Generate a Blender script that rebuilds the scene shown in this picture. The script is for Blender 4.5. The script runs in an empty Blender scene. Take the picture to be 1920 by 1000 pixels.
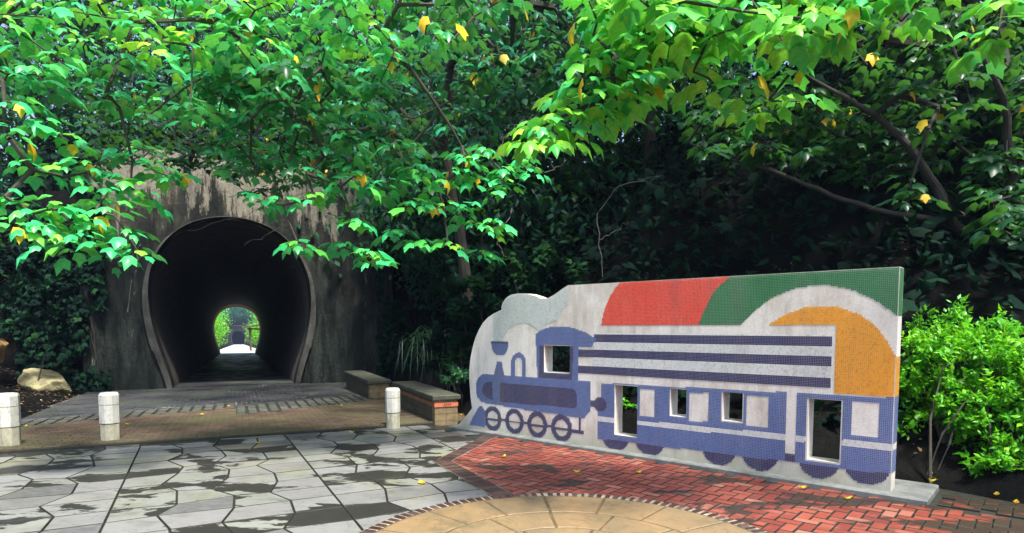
import bpy, bmesh, math, random
import numpy as np
from mathutils import Vector, Matrix
from mathutils.geometry import tessellate_polygon
random.seed(11); rng = np.random.default_rng(11)
S = bpy.context.scene
R = math.radians
# ------------------------------------------------------------------ camera
FPX, YH, DV, CH = 1150.0, 614.0, 16900.0, 1.6
PITCH = math.atan(FPX / DV); PY = YH + FPX * FPX / DV
cam = bpy.data.cameras.new("camera"); camo = bpy.data.objects.new("camera", cam)
S.collection.objects.link(camo); S.camera = camo
cam.sensor_fit = 'HORIZONTAL'; cam.sensor_width = 36.0; cam.lens = 36.0 * FPX / 1920
cam.shift_y = (PY - 500) / 1920; cam.clip_start = .05; cam.clip_end = 1500
camo.location = (0, 0, CH); camo.rotation_euler = (R(90) - PITCH, 0, 0)
# ------------------------------------------------------------------ sky and sun
SUN_EL, SUN_AZ = R(64), R(150)          # azimuth clockwise from +Y: behind and to the right of the camera
W = bpy.data.worlds.new("World"); S.world = W; W.use_nodes = True
nt = W.node_tree; bg = nt.nodes["Background"]; sky = nt.nodes.new("ShaderNodeTexSky")
sky.sky_type = 'NISHITA'; sky.sun_disc = False; sky.sun_elevation = SUN_EL; sky.sun_rotation = SUN_AZ
sky.air_density = 1.0; sky.dust_density = 3.0; sky.ozone_density = 1.0
nt.links.new(sky.outputs[0], bg.inputs[0]); bg.inputs[1].default_value = .15
sl = bpy.data.lights.new("sun", 'SUN'); slo = bpy.data.objects.new("sun", sl); S.collection.objects.link(slo)
sl.energy = 4.2; sl.angle = R(8); sl.color = (1, .95, .86)
slo.rotation_euler = (R(90) - SUN_EL, 0, math.pi - SUN_AZ)
slo.location = (5, -8, 15)
S.view_settings.view_transform = 'Standard'; S.view_settings.look = 'None'
S.view_settings.exposure = 1.08; S.view_settings.gamma = 1
S.cycles.max_bounces = 6; S.cycles.diffuse_bounces = 3; S.cycles.transmission_bounces = 3
S.cycles.transparent_max_bounces = 4; S.cycles.caustics_reflective = False; S.cycles.caustics_refractive = False

# ------------------------------------------------------------------ measuring helpers
def ray(x, y):
    u = -(y - PY) / FPX
    return np.array([(x - 960) / FPX, math.cos(PITCH) + math.sin(PITCH) * u, -math.sin(PITCH) + math.cos(PITCH) * u])
def at(x, y, Y):
    d = ray(x, y); d = d / d[1] * Y; return np.array([d[0], d[1], d[2] + CH])
def grd(x, y, z=0.0):
    d = ray(x, y); P = d * ((z - CH) / d[2]); return np.array([P[0], P[1], z])
AX = np.array([-.407, .914]); AX /= np.hypot(*AX); AC = np.array([AX[1], -AX[0]]); K = np.array([-4.28, 8.69])
def st(s, t): return K + AX * s + AC * t
def inv(P): q = np.asarray(P)[:2] - K; return float(q @ AX), float(q @ AC)
def roadz(s): return .05 - .02 * s
def rd(s, t, dz=0): p = st(s, t); return (p[0], p[1], roadz(s) + dz)
WA = np.array([-.752, 9.522]); WD = np.array([.7499, -.6615]); WN = np.array([.6615, .7499])
def wl(s, z, n=0): p = WA + WD * s + WN * n; return (p[0], p[1], z)

# ------------------------------------------------------------------ scene helpers
COL = S.collection
def tag(o, label=None, cat=None, group=None, kind=None):
    if label: o["label"] = label
    if cat: o["category"] = cat
    if group: o["group"] = group
    if kind: o["kind"] = kind
    return o
def empty(name, loc, label, cat, group=None):
    o = bpy.data.objects.new(name, None); COL.objects.link(o); o.location = loc
    return tag(o, label, cat, group)
def mesh(name, v, f, mats, parent=None, mi=None, smooth=False, rnd=None):
    me = bpy.data.meshes.new(name)
    v = np.asarray(v, dtype=np.float32).reshape(-1, 3)
    if parent is not None: v = v - np.array(parent.location, dtype=np.float32)
    if isinstance(f, np.ndarray):
        k = f.shape[1]; n = len(f)
        me.vertices.add(len(v)); me.vertices.foreach_set("co", v.ravel())
        me.loops.add(n * k); me.loops.foreach_set("vertex_index", f.astype(np.int32).ravel())
        me.polygons.add(n); me.polygons.foreach_set("loop_start", np.arange(0, n * k, k, dtype=np.int32))
        me.update(calc_edges=True)
    else:
        me.from_pydata(v.tolist(), [], f); me.update()
    for m in (mats if isinstance(mats, (list, tuple)) else [mats]): me.materials.append(m)
    if mi is not None: me.polygons.foreach_set("material_index", np.asarray(mi, dtype=np.int32))
    if smooth: me.polygons.foreach_set("use_smooth", [True] * len(me.polygons))
    if rnd is not None:
        a = me.attributes.new("rnd", 'FLOAT', 'FACE'); a.data.foreach_set("value", np.asarray(rnd, dtype=np.float32))
    o = bpy.data.objects.new(name, me); COL.objects.link(o)
    if parent is not None: o.parent = parent
    return o
class MB:
    def __init__(s): s.v = []; s.f = []; s.r = []; s.m = []
    def add(s, v, f, r=0.5, m=0):
        n = len(s.v); s.v += [tuple(map(float, q)) for q in v]; s.f += [[i + n for i in q] for q in f]
        s.r += [r] * len(f); s.m += [m] * len(f); return s
    def hexa(s, b, t, r=.5, m=0):           # b, t : rings of equal length (bottom, top), counterclockwise
        n = len(b); F = [list(range(n))[::-1], list(range(n, 2 * n))]
        F += [[i, (i + 1) % n, n + (i + 1) % n, n + i] for i in range(n)]
        return s.add(list(b) + list(t), F, r, m)
    def box(s, o, ux, uy, sx, sy, z0, z1, r=.5, m=0, top_in=0):
        o = np.array(o[:2]); ux = np.array(ux); uy = np.array(uy)
        def ring(z, i): return [tuple(o + ux * a + uy * b) + (z,) for a, b in ((sx[0] + i, sy[0] + i), (sx[1] - i, sy[0] + i), (sx[1] - i, sy[1] - i), (sx[0] + i, sy[1] - i))]
        if top_in:
            s.hexa(ring(z0, 0), ring(z1 - top_in, 0), r, m)
            return s.hexa(ring(z1 - top_in, 0), ring(z1, top_in), r, m)
        return s.hexa(ring(z0, 0), ring(z1, 0), r, m)
    def tube(s, pts, rad, n=6, r=.5, m=0, cap=True):
        P = [np.array(p, float) for p in pts]; k = len(P); V = []
        for i in range(k):
            d = P[min(i + 1, k - 1)] - P[max(i - 1, 0)]; d /= (np.linalg.norm(d) + 1e-9)
            a = np.cross(d, (0, 0, 1)) if abs(d[2]) < .9 else np.cross(d, (1, 0, 0)); a /= np.linalg.norm(a); b = np.cross(d, a)
            rr = rad[i] if hasattr(rad, '__len__') else rad
            V += [P[i] + rr * (math.cos(2 * math.pi * j / n) * a + math.sin(2 * math.pi * j / n) * b) for j in range(n)]
        F = [[i * n + j, i * n + (j + 1) % n, (i + 1) * n + (j + 1) % n, (i + 1) * n + j] for i in range(k - 1) for j in range(n)]
        if cap: F += [list(range(n))[::-1], list(range((k - 1) * n, k * n))]
        return s.add(V, F, r, m)
    def build(s, name, mats, parent=None, smooth=False):
        o = mesh(name, s.v, s.f, mats, parent, s.m, smooth, s.r); return o

# ------------------------------------------------------------------ materials
class NT:
    def __init__(s, name, rough=.7, spec=.4):
        s.m = bpy.data.materials.new(name); s.m.use_nodes = True; s.t = s.m.node_tree
        s.b = s.t.nodes["Principled BSDF"]; s.b.inputs["Roughness"].default_value = rough
        s.b.inputs["Specular IOR Level"].default_value = spec
        s.out = s.t.nodes["Material Output"]; s._co = None
    def n(s, ty, **kw):
        o = s.t.nodes.new(ty)
        for k, v in kw.items(): setattr(o, k, v)
        return o
    def l(s, a, b): s.t.links.new(a, b)
    def co(s):
        if s._co is None: s._co = s.n("ShaderNodeNewGeometry").outputs["Position"]
        return s._co
    def noise(s, scale, detail=4, rough=.6, stretch=None, dist=0):
        c = s.co()
        if stretch is not None:
            mp = s.n("ShaderNodeVectorMath", operation='MULTIPLY'); s.l(c, mp.inputs[0]); mp.inputs[1].default_value = stretch; c = mp.outputs[0]
        o = s.n("ShaderNodeTexNoise"); o.inputs["Scale"].default_value = scale; o.inputs["Detail"].default_value = detail
        o.inputs["Roughness"].default_value = rough; o.inputs["Distortion"].default_value = dist
        s.l(c, o.inputs["Vector"]); return o.outputs["Fac"]
    def rnd(s): o = s.n("ShaderNodeAttribute"); o.attribute_name = "rnd"; return o.outputs["Fac"]
    def ramp(s, fac, stops, interp='LINEAR'):
        o = s.n("ShaderNodeValToRGB"); cr = o.color_ramp; cr.interpolation = interp
        while len(cr.elements) < len(stops): cr.elements.new(.5)
        for e, (p, c) in zip(cr.elements, stops):
            e.position = p; e.color = (c, c, c, 1) if not hasattr(c, '__len__') else tuple(c) + (1,)
        s.l(fac, o.inputs[0]); return o.outputs[0]
    def mix(s, fac, a, b, blend='MIX'):
        o = s.n("ShaderNodeMix", data_type='RGBA', blend_type=blend)
        for sock, v in ((o.inputs[0], fac), (o.inputs[6], a), (o.inputs[7], b)):
            if hasattr(v, 'links') or hasattr(v, 'is_linked'): s.l(v, sock)
            elif hasattr(v, '__len__'): sock.default_value = tuple(v) + (1,)
            else: sock.default_value = v
        return o.outputs[2]
    def math(s, op, a, b=0.0):
        o = s.n("ShaderNodeMath", operation=op)
        for sock, v in ((o.inputs[0], a), (o.inputs[1], b)):
            if hasattr(v, 'is_linked'): s.l(v, sock)
            else: sock.default_value = v
        return o.outputs[0]
    def col(s, c):
        if hasattr(c, 'is_linked'): s.l(c, s.b.inputs["Base Color"])
        else: s.b.inputs["Base Color"].default_value = tuple(c) + (1,)
        return s
    def rough(s, c): s.l(c, s.b.inputs["Roughness"]); return s
    def bump(s, h, strength=.4, dist=.02):
        o = s.n("ShaderNodeBump"); o.inputs["Strength"].default_value = strength; o.inputs["Distance"].default_value = dist
        s.l(h, o.inputs["Height"]); s.l(o.outputs[0], s.b.inputs["Normal"]); return s

def m_slab():
    k = NT("wet_slab", .5)
    dry = k.ramp(k.rnd(), [(0, (.045, .047, .045)), (.09, (.08, .082, .08)), (.12, (.145, .147, .14)), (.4, (.19, .19, .19)), (.6, (.155, .17, .14)), (.85, (.20, .215, .18)), (1, (.14, .14, .155))])
    dry = k.mix(k.ramp(k.noise(9, 6, .7, (1, 3, 1)), [(.3, .0), (.75, .55)]), dry, (.27, .27, .265))
    moss = k.ramp(k.noise(.9, 4, .6), [(.52, 0.0), (.68, .55)]); dry = k.mix(moss, dry, (.22, .22, .10))
    w = k.math('ADD', k.noise(1.25, 6, .62, (.8, 1.5, 1), .3), k.math('MULTIPLY', k.rnd(), .19))
    wet = k.ramp(w, [(.632, 0.0), (.648, 1.0)])
    soft = k.ramp(k.noise(3.2, 6, .7, (.7, 1.6, 1)), [(.50, 0.0), (.68, .6)]); dry = k.mix(soft, dry, (.085, .085, .07))
    v_ = k.math('ABSOLUTE', k.math('SUBTRACT', k.noise(1.3, 5, .65, None, .8), .5)); dry = k.mix(k.ramp(v_, [(0.0, .7), (.004, 0.0)]), dry, (.03, .03, .025))
    k.col(k.mix(wet, dry, k.mix(k.noise(6, 4), (.014, .0155, .0155), (.038, .036, .028))))
    k.rough(k.ramp(wet, [(0, .45), (1, .42)]))
    k.bump(k.noise(30, 5, .7), .15, .01); return k.m
def m_simple(name, c1, c2, scale=6, rough=.75, bump=.3, stretch=None, spec=.4, rn=.0, bd=.01, lo=.35, hi=.65):
    k = NT(name, rough, spec); c = k.mix(k.ramp(k.noise(scale, 6, .65, stretch), [(lo, 0.0), (hi, 1.0)]), c1, c2)
    if rn: c = k.mix(k.ramp(k.rnd(), [(0, rn), (1, 0.0)]), c, tuple(.25 * q for q in c1))
    k.col(c)
    if bump: k.bump(k.noise(scale * 6, 5, .7), bump, bd)
    return k.m
def m_red():
    k = NT("red_brick_paver", .5)
    c = k.ramp(k.rnd(), [(0, (.14, .028, .018)), (.5, (.22, .044, .028)), (.88, (.27, .068, .042)), (1, (.30, .13, .09))])
    c = k.mix(k.ramp(k.noise(4, 6, .7), [(.5, 0.0), (.75, .5)]), c, (.33, .13, .10))
    w = k.math('ADD', k.noise(1.5, 5, .6, (.75, 1.5, 1), .5), k.math('MULTIPLY', k.rnd(), .10))
    far = k.math('MULTIPLY', k.math('MAXIMUM', 0.0, k.math('SUBTRACT', k.sep(0), 3.3)), .22)
    w = k.math('ADD', w, far)
    c = k.mix(k.ramp(w, [(.60, 0.0), (.65, .93)]), c, (.022, .018, .014))
    k.col(c).bump(k.noise(60, 4), .25, .005); return k.m
def _sep(k, i):
    o = k.n("ShaderNodeSeparateXYZ"); k.l(k.co(), o.inputs[0]); return o.outputs[i]
NT.sep = _sep
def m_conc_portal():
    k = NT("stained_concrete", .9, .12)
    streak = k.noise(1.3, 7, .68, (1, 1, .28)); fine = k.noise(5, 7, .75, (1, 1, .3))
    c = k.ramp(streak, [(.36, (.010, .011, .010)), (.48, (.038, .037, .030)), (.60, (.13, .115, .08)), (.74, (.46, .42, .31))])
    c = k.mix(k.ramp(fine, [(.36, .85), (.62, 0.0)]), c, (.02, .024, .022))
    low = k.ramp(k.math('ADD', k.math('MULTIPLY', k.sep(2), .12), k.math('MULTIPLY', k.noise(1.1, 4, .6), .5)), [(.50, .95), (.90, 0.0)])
    c = k.mix(low, c, k.mix(k.ramp(k.noise(2.4, 6, .7, (1, 1, .2)), [(.45, 0.0), (.65, 1.0)]), (.011, .015, .015), (.045, .055, .048)))      # darker, greenish tone towards the foot of the wall, fading upward
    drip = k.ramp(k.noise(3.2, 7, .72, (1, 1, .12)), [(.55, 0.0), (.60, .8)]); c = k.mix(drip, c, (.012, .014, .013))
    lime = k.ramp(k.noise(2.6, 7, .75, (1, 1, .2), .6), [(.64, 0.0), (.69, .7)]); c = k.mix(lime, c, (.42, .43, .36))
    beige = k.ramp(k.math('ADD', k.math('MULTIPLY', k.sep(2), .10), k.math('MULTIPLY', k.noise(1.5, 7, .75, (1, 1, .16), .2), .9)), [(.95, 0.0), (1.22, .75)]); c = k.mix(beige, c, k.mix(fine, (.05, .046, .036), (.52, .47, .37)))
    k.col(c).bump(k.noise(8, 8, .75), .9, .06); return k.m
def m_leaf(name, stops, tr=.24, rough=.42, spec=.5, trc=(.20, .62, .06)):
    k = NT(name, rough, spec); c = k.ramp(k.rnd(), stops); c = k.mix(k.ramp(k.noise(38, 3, .6), [(.42, 0.0), (.72, .45)]), c, tuple(.45 * q for q in stops[1][1])); k.col(c)
    t = k.n("ShaderNodeBsdfTranslucent"); k.l(k.mix(.5, c, trc), t.inputs[0])
    x = k.n("ShaderNodeMixShader"); x.inputs[0].default_value = tr
    k.l(k.b.outputs[0], x.inputs[1]); k.l(t.outputs[0], x.inputs[2]); k.l(x.outputs[0], k.out.inputs[0]); return k.m
M = {}
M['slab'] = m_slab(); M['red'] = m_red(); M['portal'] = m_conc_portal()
M['rim'] = m_simple('worn_concrete_rim', (.022, .023, .021), (.105, .10, .088), 1.8, .85, .8, (1, 1, .5), bd=.04)
M['mortar'] = m_simple("dark_joint", (.012, .014, .010), (.03, .032, .02), 12)
M['border'] = m_simple("border_brick", (.05, .025, .024), (.12, .07, .055), 5, .55, .3, rn=.75)
M['bordlight'] = m_simple("pale_border_mortar", (.42, .36, .27), (.08, .055, .045), 3, .8, .3)
def m_tan():
    k = NT("tan_stone", .5); c = k.mix(k.ramp(k.noise(3.0, 7, .7), [(.35, 0.0), (.65, 1.0)]), (.27, .175, .082), (.16, .122, .066))
    c = k.mix(k.ramp(k.rnd(), [(0, .35), (1, 0.0)]), c, (.24, .19, .115))
    v = k.math('ABSOLUTE', k.math('SUBTRACT', k.noise(2.6, 6, .7, None, 1.2), .5)); c = k.mix(k.ramp(v, [(0.0, .75), (.012, 0.0)]), c, (.07, .05, .03))
    g = k.ramp(k.noise(1.4, 5, .7), [(.58, 0.0), (.70, .7)]); c = k.mix(g, c, (.085, .085, .05)); k.col(c).bump(k.noise(22, 6, .75), .35, .01); return k.m
M['medal'] = m_tan()
M['medal2'] = m_simple("tan_stone_joint", (.16, .10, .04), (.05, .045, .03), 7)
def m_brown():
    k = NT("mossy_brown_paver", .85, .15)
    c = k.ramp(k.rnd(), [(0, (.06, .038, .03)), (.5, (.10, .062, .046)), (1, (.13, .092, .066))])
    c = k.mix(k.ramp(k.noise(.8, 5), [(.4, 0.0), (.6, .8)]), c, (.095, .092, .045))
    c = k.mix(k.ramp(k.noise(14, 5), [(.45, 0.0), (.7, .6)]), c, (.07, .06, .04)); k.col(c).bump(k.noise(50, 4), .3, .006); return k.m
def m_dark():
    k = NT("damp_grey_paver", .5)
    c = k.ramp(k.rnd(), [(0, (.022, .026, .030)), (1, (.05, .047, .055))])
    c = k.mix(k.ramp(k.noise(.7, 5), [(.45, 0.0), (.65, .7)]), c, (.05, .065, .045)); k.col(c)
    k.rough(k.ramp(k.noise(1.3, 4), [(.40, .35), (.55, .75)])).bump(k.noise(50, 4), .3, .006); return k.m
M['brown'] = m_brown(); M['dark'] = m_dark()
M['sett'] = m_simple("grey_sett", (.06, .07, .06), (.14, .145, .115), 7, .6, .4, rn=.4)
M['conc'] = m_simple("plinth_concrete", (.10, .11, .108), (.20, .21, .20), 5, .75, .3)
M['soil'] = m_simple("leaf_litter_soil", (.020, .017, .010), (.05, .04, .022), 3.5, .95, .8, bd=.05, spec=.05)
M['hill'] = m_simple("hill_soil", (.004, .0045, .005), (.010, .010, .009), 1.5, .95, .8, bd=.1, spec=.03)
M['bark'] = m_simple("bark", (.035, .032, .026), (.075, .066, .052), 9, .85, .5, (1, 1, .4))
M['barkd'] = m_simple("dark_bark", (.022, .02, .017), (.05, .044, .036), 7, .9, .5, (1, 1, .4))
M['rock'] = m_simple("lichen_rock", (.42, .38, .20), (.14, .13, .07), 4, .85, .7, bd=.04)
M['rock2'] = m_simple("ochre_rock", (.30, .17, .06), (.10, .07, .03), 4, .85, .7, bd=.04)
M['bench'] = m_simple("shaded_mossy_block", (.11, .085, .052), (.045, .048, .03), 4, .8, .5, rn=.35)  # mossy side blocks, also darkened for the side turned from the sun
M['benchend'] = m_simple("sunlit_tan_block", (.30, .215, .115), (.14, .11, .06), 5, .8, .4)  # end blocks coloured lighter for the sun falling on them
M['cap'] = m_simple("mossy_capstone", (.035, .042, .03), (.085, .085, .06), 5, .7, .5)
M['orange'] = m_simple("terracotta_band", (.62, .17, .08), (.42, .14, .07), 6, .7, .3)
M['orangeside'] = m_simple("shaded_terracotta_band", (.34, .13, .05), (.16, .08, .04), 6, .8, .3)  # same terracotta, darkened in colour for the shaded long side
M['line'] = m_simple("dark_groove", (.03, .025, .02), (.05, .04, .03), 6)
def m_boll():
    k = NT("white_stone", .65); c = k.mix(k.ramp(k.noise(6, 6, .7, (1, 1, .4)), [(.4, 0.0), (.68, .8)]), (.74, .72, .65), (.36, .36, .29))
    c = k.mix(k.ramp(k.noise(22, 5, .75), [(.56, 0.0), (.66, .7)]), c, (.16, .15, .12)); k.col(c).bump(k.noise(40, 5, .7), .35, .006); return k.m
M['boll'] = m_boll()
M['bollow'] = m_simple("weathered_stone", (.62, .59, .46), (.30, .29, .19), 8, .75, .4, (1, 1, .6))
M['peb'] = None
def m_peb():
    k = NT("white_pebbledash", .85)
    c = k.mix(k.ramp(k.noise(55, 3, .7), [(.35, 0.0), (.7, .5)]), (.80, .78, .74), (.50, .48, .44))
    c = k.mix(k.ramp(k.noise(1.6, 6, .7, (1, 1, .5)), [(.47, 0.0), (.66, .75)]), c, (.42, .34, .27))
    c = k.mix(k.ramp(k.noise(5, 6, .75, (1, 1, .15)), [(.52, 0.0), (.76, .55)]), c, (.24, .23, .20))
    low = k.ramp(k.math('ADD', k.sep(2), k.math('MULTIPLY', k.noise(3, 4), .3)), [(.12, .8), (.55, 0.0)])
    c = k.mix(low, c, (.30, .31, .22)); k.col(c).bump(k.noise(90, 3, .7), .5, .006); return k.m
M['peb'] = m_peb()
def m_tile(name, c, c2=None):
    k = NT(name, .32, .5); c2 = c2 or tuple(min(1, .55 * q + .12) for q in c)
    col = k.mix(k.ramp(k.noise(2.2, 6, .7, (1, 1, .3)), [(.42, 0.0), (.75, .5)]), c, c2)
    col = k.mix(k.ramp(k.rnd(), [(0, .60), (.30, .05), (.7, 0.0), (1, .30)]), col, tuple(.5 * q for q in c))
    col = k.mix(k.ramp(k.noise(3.5, 7, .75, (1, 1, .13)), [(.52, 0.0), (.78, .55)]), col, (.13, .12, .11)); k.col(col); return k.m
TM = [m_tile("periwinkle_tile", (.10, .155, .38), (.18, .23, .42)), m_tile("navy_tile", (.045, .043, .13), (.10, .10, .19)), m_tile("coral_tile", (.84, .07, .04), (.84, .15, .09)),
      m_tile("green_tile", (.025, .19, .065), (.13, .28, .15)), m_tile("amber_tile", (.92, .38, .015), (.84, .31, .02)), m_tile("pale_blue_tile", (.64, .72, .70), (.68, .70, .66)),
      m_tile("white_tile", (.74, .76, .76), (.6, .62, .62))]
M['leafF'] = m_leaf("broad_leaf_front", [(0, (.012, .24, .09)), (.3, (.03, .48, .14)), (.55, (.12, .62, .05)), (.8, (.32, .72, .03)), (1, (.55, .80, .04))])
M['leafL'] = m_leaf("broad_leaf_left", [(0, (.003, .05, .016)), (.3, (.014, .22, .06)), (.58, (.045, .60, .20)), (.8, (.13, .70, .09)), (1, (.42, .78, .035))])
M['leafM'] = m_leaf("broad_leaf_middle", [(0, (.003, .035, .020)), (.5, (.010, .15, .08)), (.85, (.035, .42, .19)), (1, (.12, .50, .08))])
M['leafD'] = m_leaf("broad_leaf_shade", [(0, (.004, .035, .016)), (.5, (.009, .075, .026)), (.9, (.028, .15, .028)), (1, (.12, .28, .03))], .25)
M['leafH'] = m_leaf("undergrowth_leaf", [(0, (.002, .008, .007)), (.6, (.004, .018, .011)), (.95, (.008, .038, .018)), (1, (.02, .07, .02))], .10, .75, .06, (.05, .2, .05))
M['leafN'] = m_leaf('hill_tree_leaf', [(0, (.003, .018, .012)), (.5, (.006, .05, .026)), (.9, (.014, .10, .04)), (1, (.05, .18, .03))], .2, .6, .2)
M['leafB'] = m_leaf("golden_shrub_leaf", [(0, (.02, .17, .010)), (.4, (.08, .42, .010)), (.75, (.20, .60, .012)), (1, (.40, .72, .03))], .35, .4, .4, (.4, .8, .03))
M['leafY'] = m_leaf("yellow_leaf", [(0, (.85, .42, .02)), (.5, (.85, .60, .03)), (1, (.80, .68, .08))], .35, .5, .3, (.9, .7, .05))
M['grass'] = m_leaf("grass_blade", [(0, (.010, .035, .02)), (.8, (.025, .075, .045)), (1, (.07, .13, .07))], .1)
M['brickT'] = m_simple("tunnel_brick", (.05, .045, .042), (.10, .085, .075), 3, .85, .5)
M['brickO'] = m_simple("daylit_orange_brick", (.70, .25, .08), (.25, .11, .05), 4, .85, .5)  # orange brick coloured brighter, as daylight catches the tunnel's far end
M['pale'] = m_simple("pale_path", (.55, .54, .50), (.45, .44, .40), 2, .8, .2)
M['wood'] = m_simple("dark_timber", (.06, .04, .03), (.10, .07, .05), 4, .7, .2)
M['bars'] = None

# ================================================================== GROUND
FLAT = [st(11.3, -3.4), st(11.3, 4.9), st(.3, 3.95), WA + WN * .75 - WD * .1, WA + WN * .8 + WD * 6.3, WA + WN * .1 + WD * 9.5, np.array([20, -3.0]), np.array([20, -14.]),
        np.array([-22, -14.]), np.array([-22, 1.]), st(0, -9), st(.1, -3.3), st(3.7, -3.1)]
FP = np.array(FLAT)
def dist_poly(P):
    P = P.reshape(-1, 2); dmin = np.full(len(P), 1e9); inside = np.zeros(len(P), bool)
    for i in range(len(FP)):
        a, b = FP[i], FP[(i + 1) % len(FP)]; ab = b - a; t = np.clip(((P - a) @ ab) / (ab @ ab), 0, 1)
        dmin = np.minimum(dmin, np.hypot(*(P - (a + t[:, None] * ab)).T))
        c = ((a[1] > P[:, 1]) != (b[1] > P[:, 1])); x = (b[0] - a[0]) * (P[:, 1] - a[1]) / (b[1] - a[1] + 1e-12) + a[0]; inside ^= c & (P[:, 0] < x)
    return np.where(inside, 0, dmin)
def vnoise(P, sc, seed=0):
    q = P * sc; i = np.floor(q).astype(int); fr = q - i; fr = fr * fr * (3 - 2 * fr)
    def h(a, b): x = np.sin(a * 127.1 + b * 311.7 + seed * 17.3) * 43758.5453; return x - np.floor(x)
    a = h(i[:, 0], i[:, 1]); b = h(i[:, 0] + 1, i[:, 1]); c = h(i[:, 0], i[:, 1] + 1); d = h(i[:, 0] + 1, i[:, 1] + 1)
    return (a * (1 - fr[:, 0]) + b * fr[:, 0]) * (1 - fr[:, 1]) + (c * (1 - fr[:, 0]) + d * fr[:, 0]) * fr[:, 1]
TC = .27
def sstep(x, a, b): x = np.clip((x - a) / (b - a), 0, 1); return x * x * (3 - 2 * x)
def height(s, t):
    s = np.asarray(s, float); t = np.asarray(t, float)
    P = K + np.outer(s, AX) + np.outer(t, AC); d = dist_poly(P)
    base = np.where(s > 0, .02 - .02 * np.clip(s, 0, 240), -.02)
    nz = vnoise(P, .9, 1) * .5 + vnoise(P, 2.3, 2) * .2
    left = sstep(-t, 2.5, 3.5) * sstep(s, -4, 1)
    h = np.where(left > .5, .22 * np.minimum(d, 2.4) + 1.05 * np.clip(d - 2.4, 0, 99), .62 * np.minimum(d, 1.5) + 1.15 * np.clip(d - 1.5, 0, 99))
    cap_ = 10.5 + 5 * sstep(t, 4, 10); h = cap_ * (1 - np.exp(-h / (cap_ - 1))) + sstep(d, .2, 2.5) * (nz - .3) * 1.3 + sstep(d, 0, .4) * .06
    h = np.where(t < -9, h * .75, h)
    top = 5.9 + .35 * np.clip(s - 11, 0, 12) - .35 * np.clip(s - 48, 0, 13) + nz * .6
    inn = (s > 10.95) & (s < 61.5)
    h = np.where(inn, np.maximum(h * (1 - sstep(s, 20, 40) * .3), top * sstep(-np.abs(t - TC), -7.5, -4.8)), h)
    val = (s >= 61.5) & (s < 228.5)
    h = np.where(val, -.04 + 6 * sstep(np.abs(t - TC), 6, 16) + nz * .1 * sstep(np.abs(t - TC), 2, 4), h)
    h = np.where(s >= 228.5, 6.3 + nz + .5 * np.clip(s - 229, 0, 20), h)
    return base + h
sg = np.concatenate([np.arange(-28, -4, 2.), np.arange(-4, 10.5, .4), [10.9, 11.1], np.arange(11.5, 24, .6), np.arange(24, 61, 1.5), [61.3, 61.7], np.arange(63, 100, 2.), np.arange(100, 228, 8.), [228.3, 228.7, 236, 250, 280]])
tg = np.concatenate([np.arange(-60, -12, 3.), np.arange(-12, 16, .4), np.arange(16, 62, 3.)])
SS, TT = np.meshgrid(sg, tg, indexing='ij'); HH = height(SS.ravel(), TT.ravel())
PP = K + np.outer(SS.ravel(), AX) + np.outer(TT.ravel(), AC)
# under the paved parts the terrain lies lower
V = np.c_[PP, HH]; dd = dist_poly(PP); V[(dd == 0), 2] -= .06
F = []; nT = len(tg)
for i in range(len(sg) - 1):
    for j in range(nT - 1):
        tm = (tg[j] + tg[j + 1]) / 2
        if (sg[i], sg[i + 1]) in ((10.9, 11.1), (61.3, 61.7), (228.3, 228.7)) and abs(tm - TC) < 3.4: continue
        if 11.05 < sg[i] < 61.5 and False: continue
        F.append([i * nT + j, (i + 1) * nT + j, (i + 1) * nT + j + 1, i * nT + j + 1])
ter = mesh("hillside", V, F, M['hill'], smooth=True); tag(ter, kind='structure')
# ground sheet to the horizon
g = MB(); g.add([(-900, -900, -8), (900, -900, -8), (900, 900, -8), (-900, 900, -8)], [[0, 1, 2, 3]])
g.add([(-60, -60, -.07), (60, -60, -.07), (60, 3, -.07), (-60, 3, -.07)], [[0, 1, 2, 3]])
tag(g.build("ground", M['soil']), kind='structure')

# ---- slab paving
def quadtop(mb, pts, inset, z0, z1, r, m=0, ms=None):
    c = sum(np.array(p) for p in pts) / len(pts); P = [np.array(p) + (c - np.array(p)) / max(np.linalg.norm(c - np.array(p)), 1e-6) * inset for p in pts]
    ch = min(.006, (z1 - z0) * .8)
    Q = [p + (c - p) / max(np.linalg.norm(c - p), 1e-6) * ch * 1.5 for p in P]; n = len(P)
    v = [tuple(p) + (z0,) for p in P] + [tuple(p) + (z1 - ch,) for p in P] + [tuple(p) + (z1,) for p in Q]
    f = [[i, (i + 1) % n, n + (i + 1) % n, n + i] for i in range(n)] + [[n + i, n + (i + 1) % n, 2 * n + (i + 1) % n, 2 * n + i] for i in range(n)] + [list(range(2 * n, 3 * n))]
    mb.add(v, f, r, m)
    if ms is not None: mb.m[-(2 * n + 1):-1] = [ms] * (2 * n)
CC = np.array([.403, 4.123]); RO, RI = 1.675, 1.563
b0, b1, b2 = np.array([-.31, 8.93]), np.array([-.83, 7.2]), np.array([-.08, 5.70])
U = np.array([.890, .456]); U /= np.hypot(*U); Vv = np.array([-U[1], U[0]])
o0 = grd(234, 900)[:2]; CW = 1.84 / 4
base = MB(); base.add([(-22, -14, -.012), (20, -14, -.012), (20, 4, -.012), (5.3, 4.6, -.012), (3.9, 6.6, -.012), (-.4, 10.4, -.012), tuple(st(.03, 3.9)) + (-.012,), tuple(st(.03, -14)) + (-.012,)], [list(range(8))])
tag(base.build("paving_bed", M['mortar']), kind='structure')
sb = MB(); rr = random.Random(3)
joff = {}
def jx(col, row):
    if col % 4 == 0: return 0.
    k = (col * 7) % 3
    if (col, row) not in joff: joff[(col, row)] = (.06 if (row + k) % 3 else -.10) * rr.uniform(.55, 1.25) + rr.uniform(-.02, .02)
    return joff[(col, row)]
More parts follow.
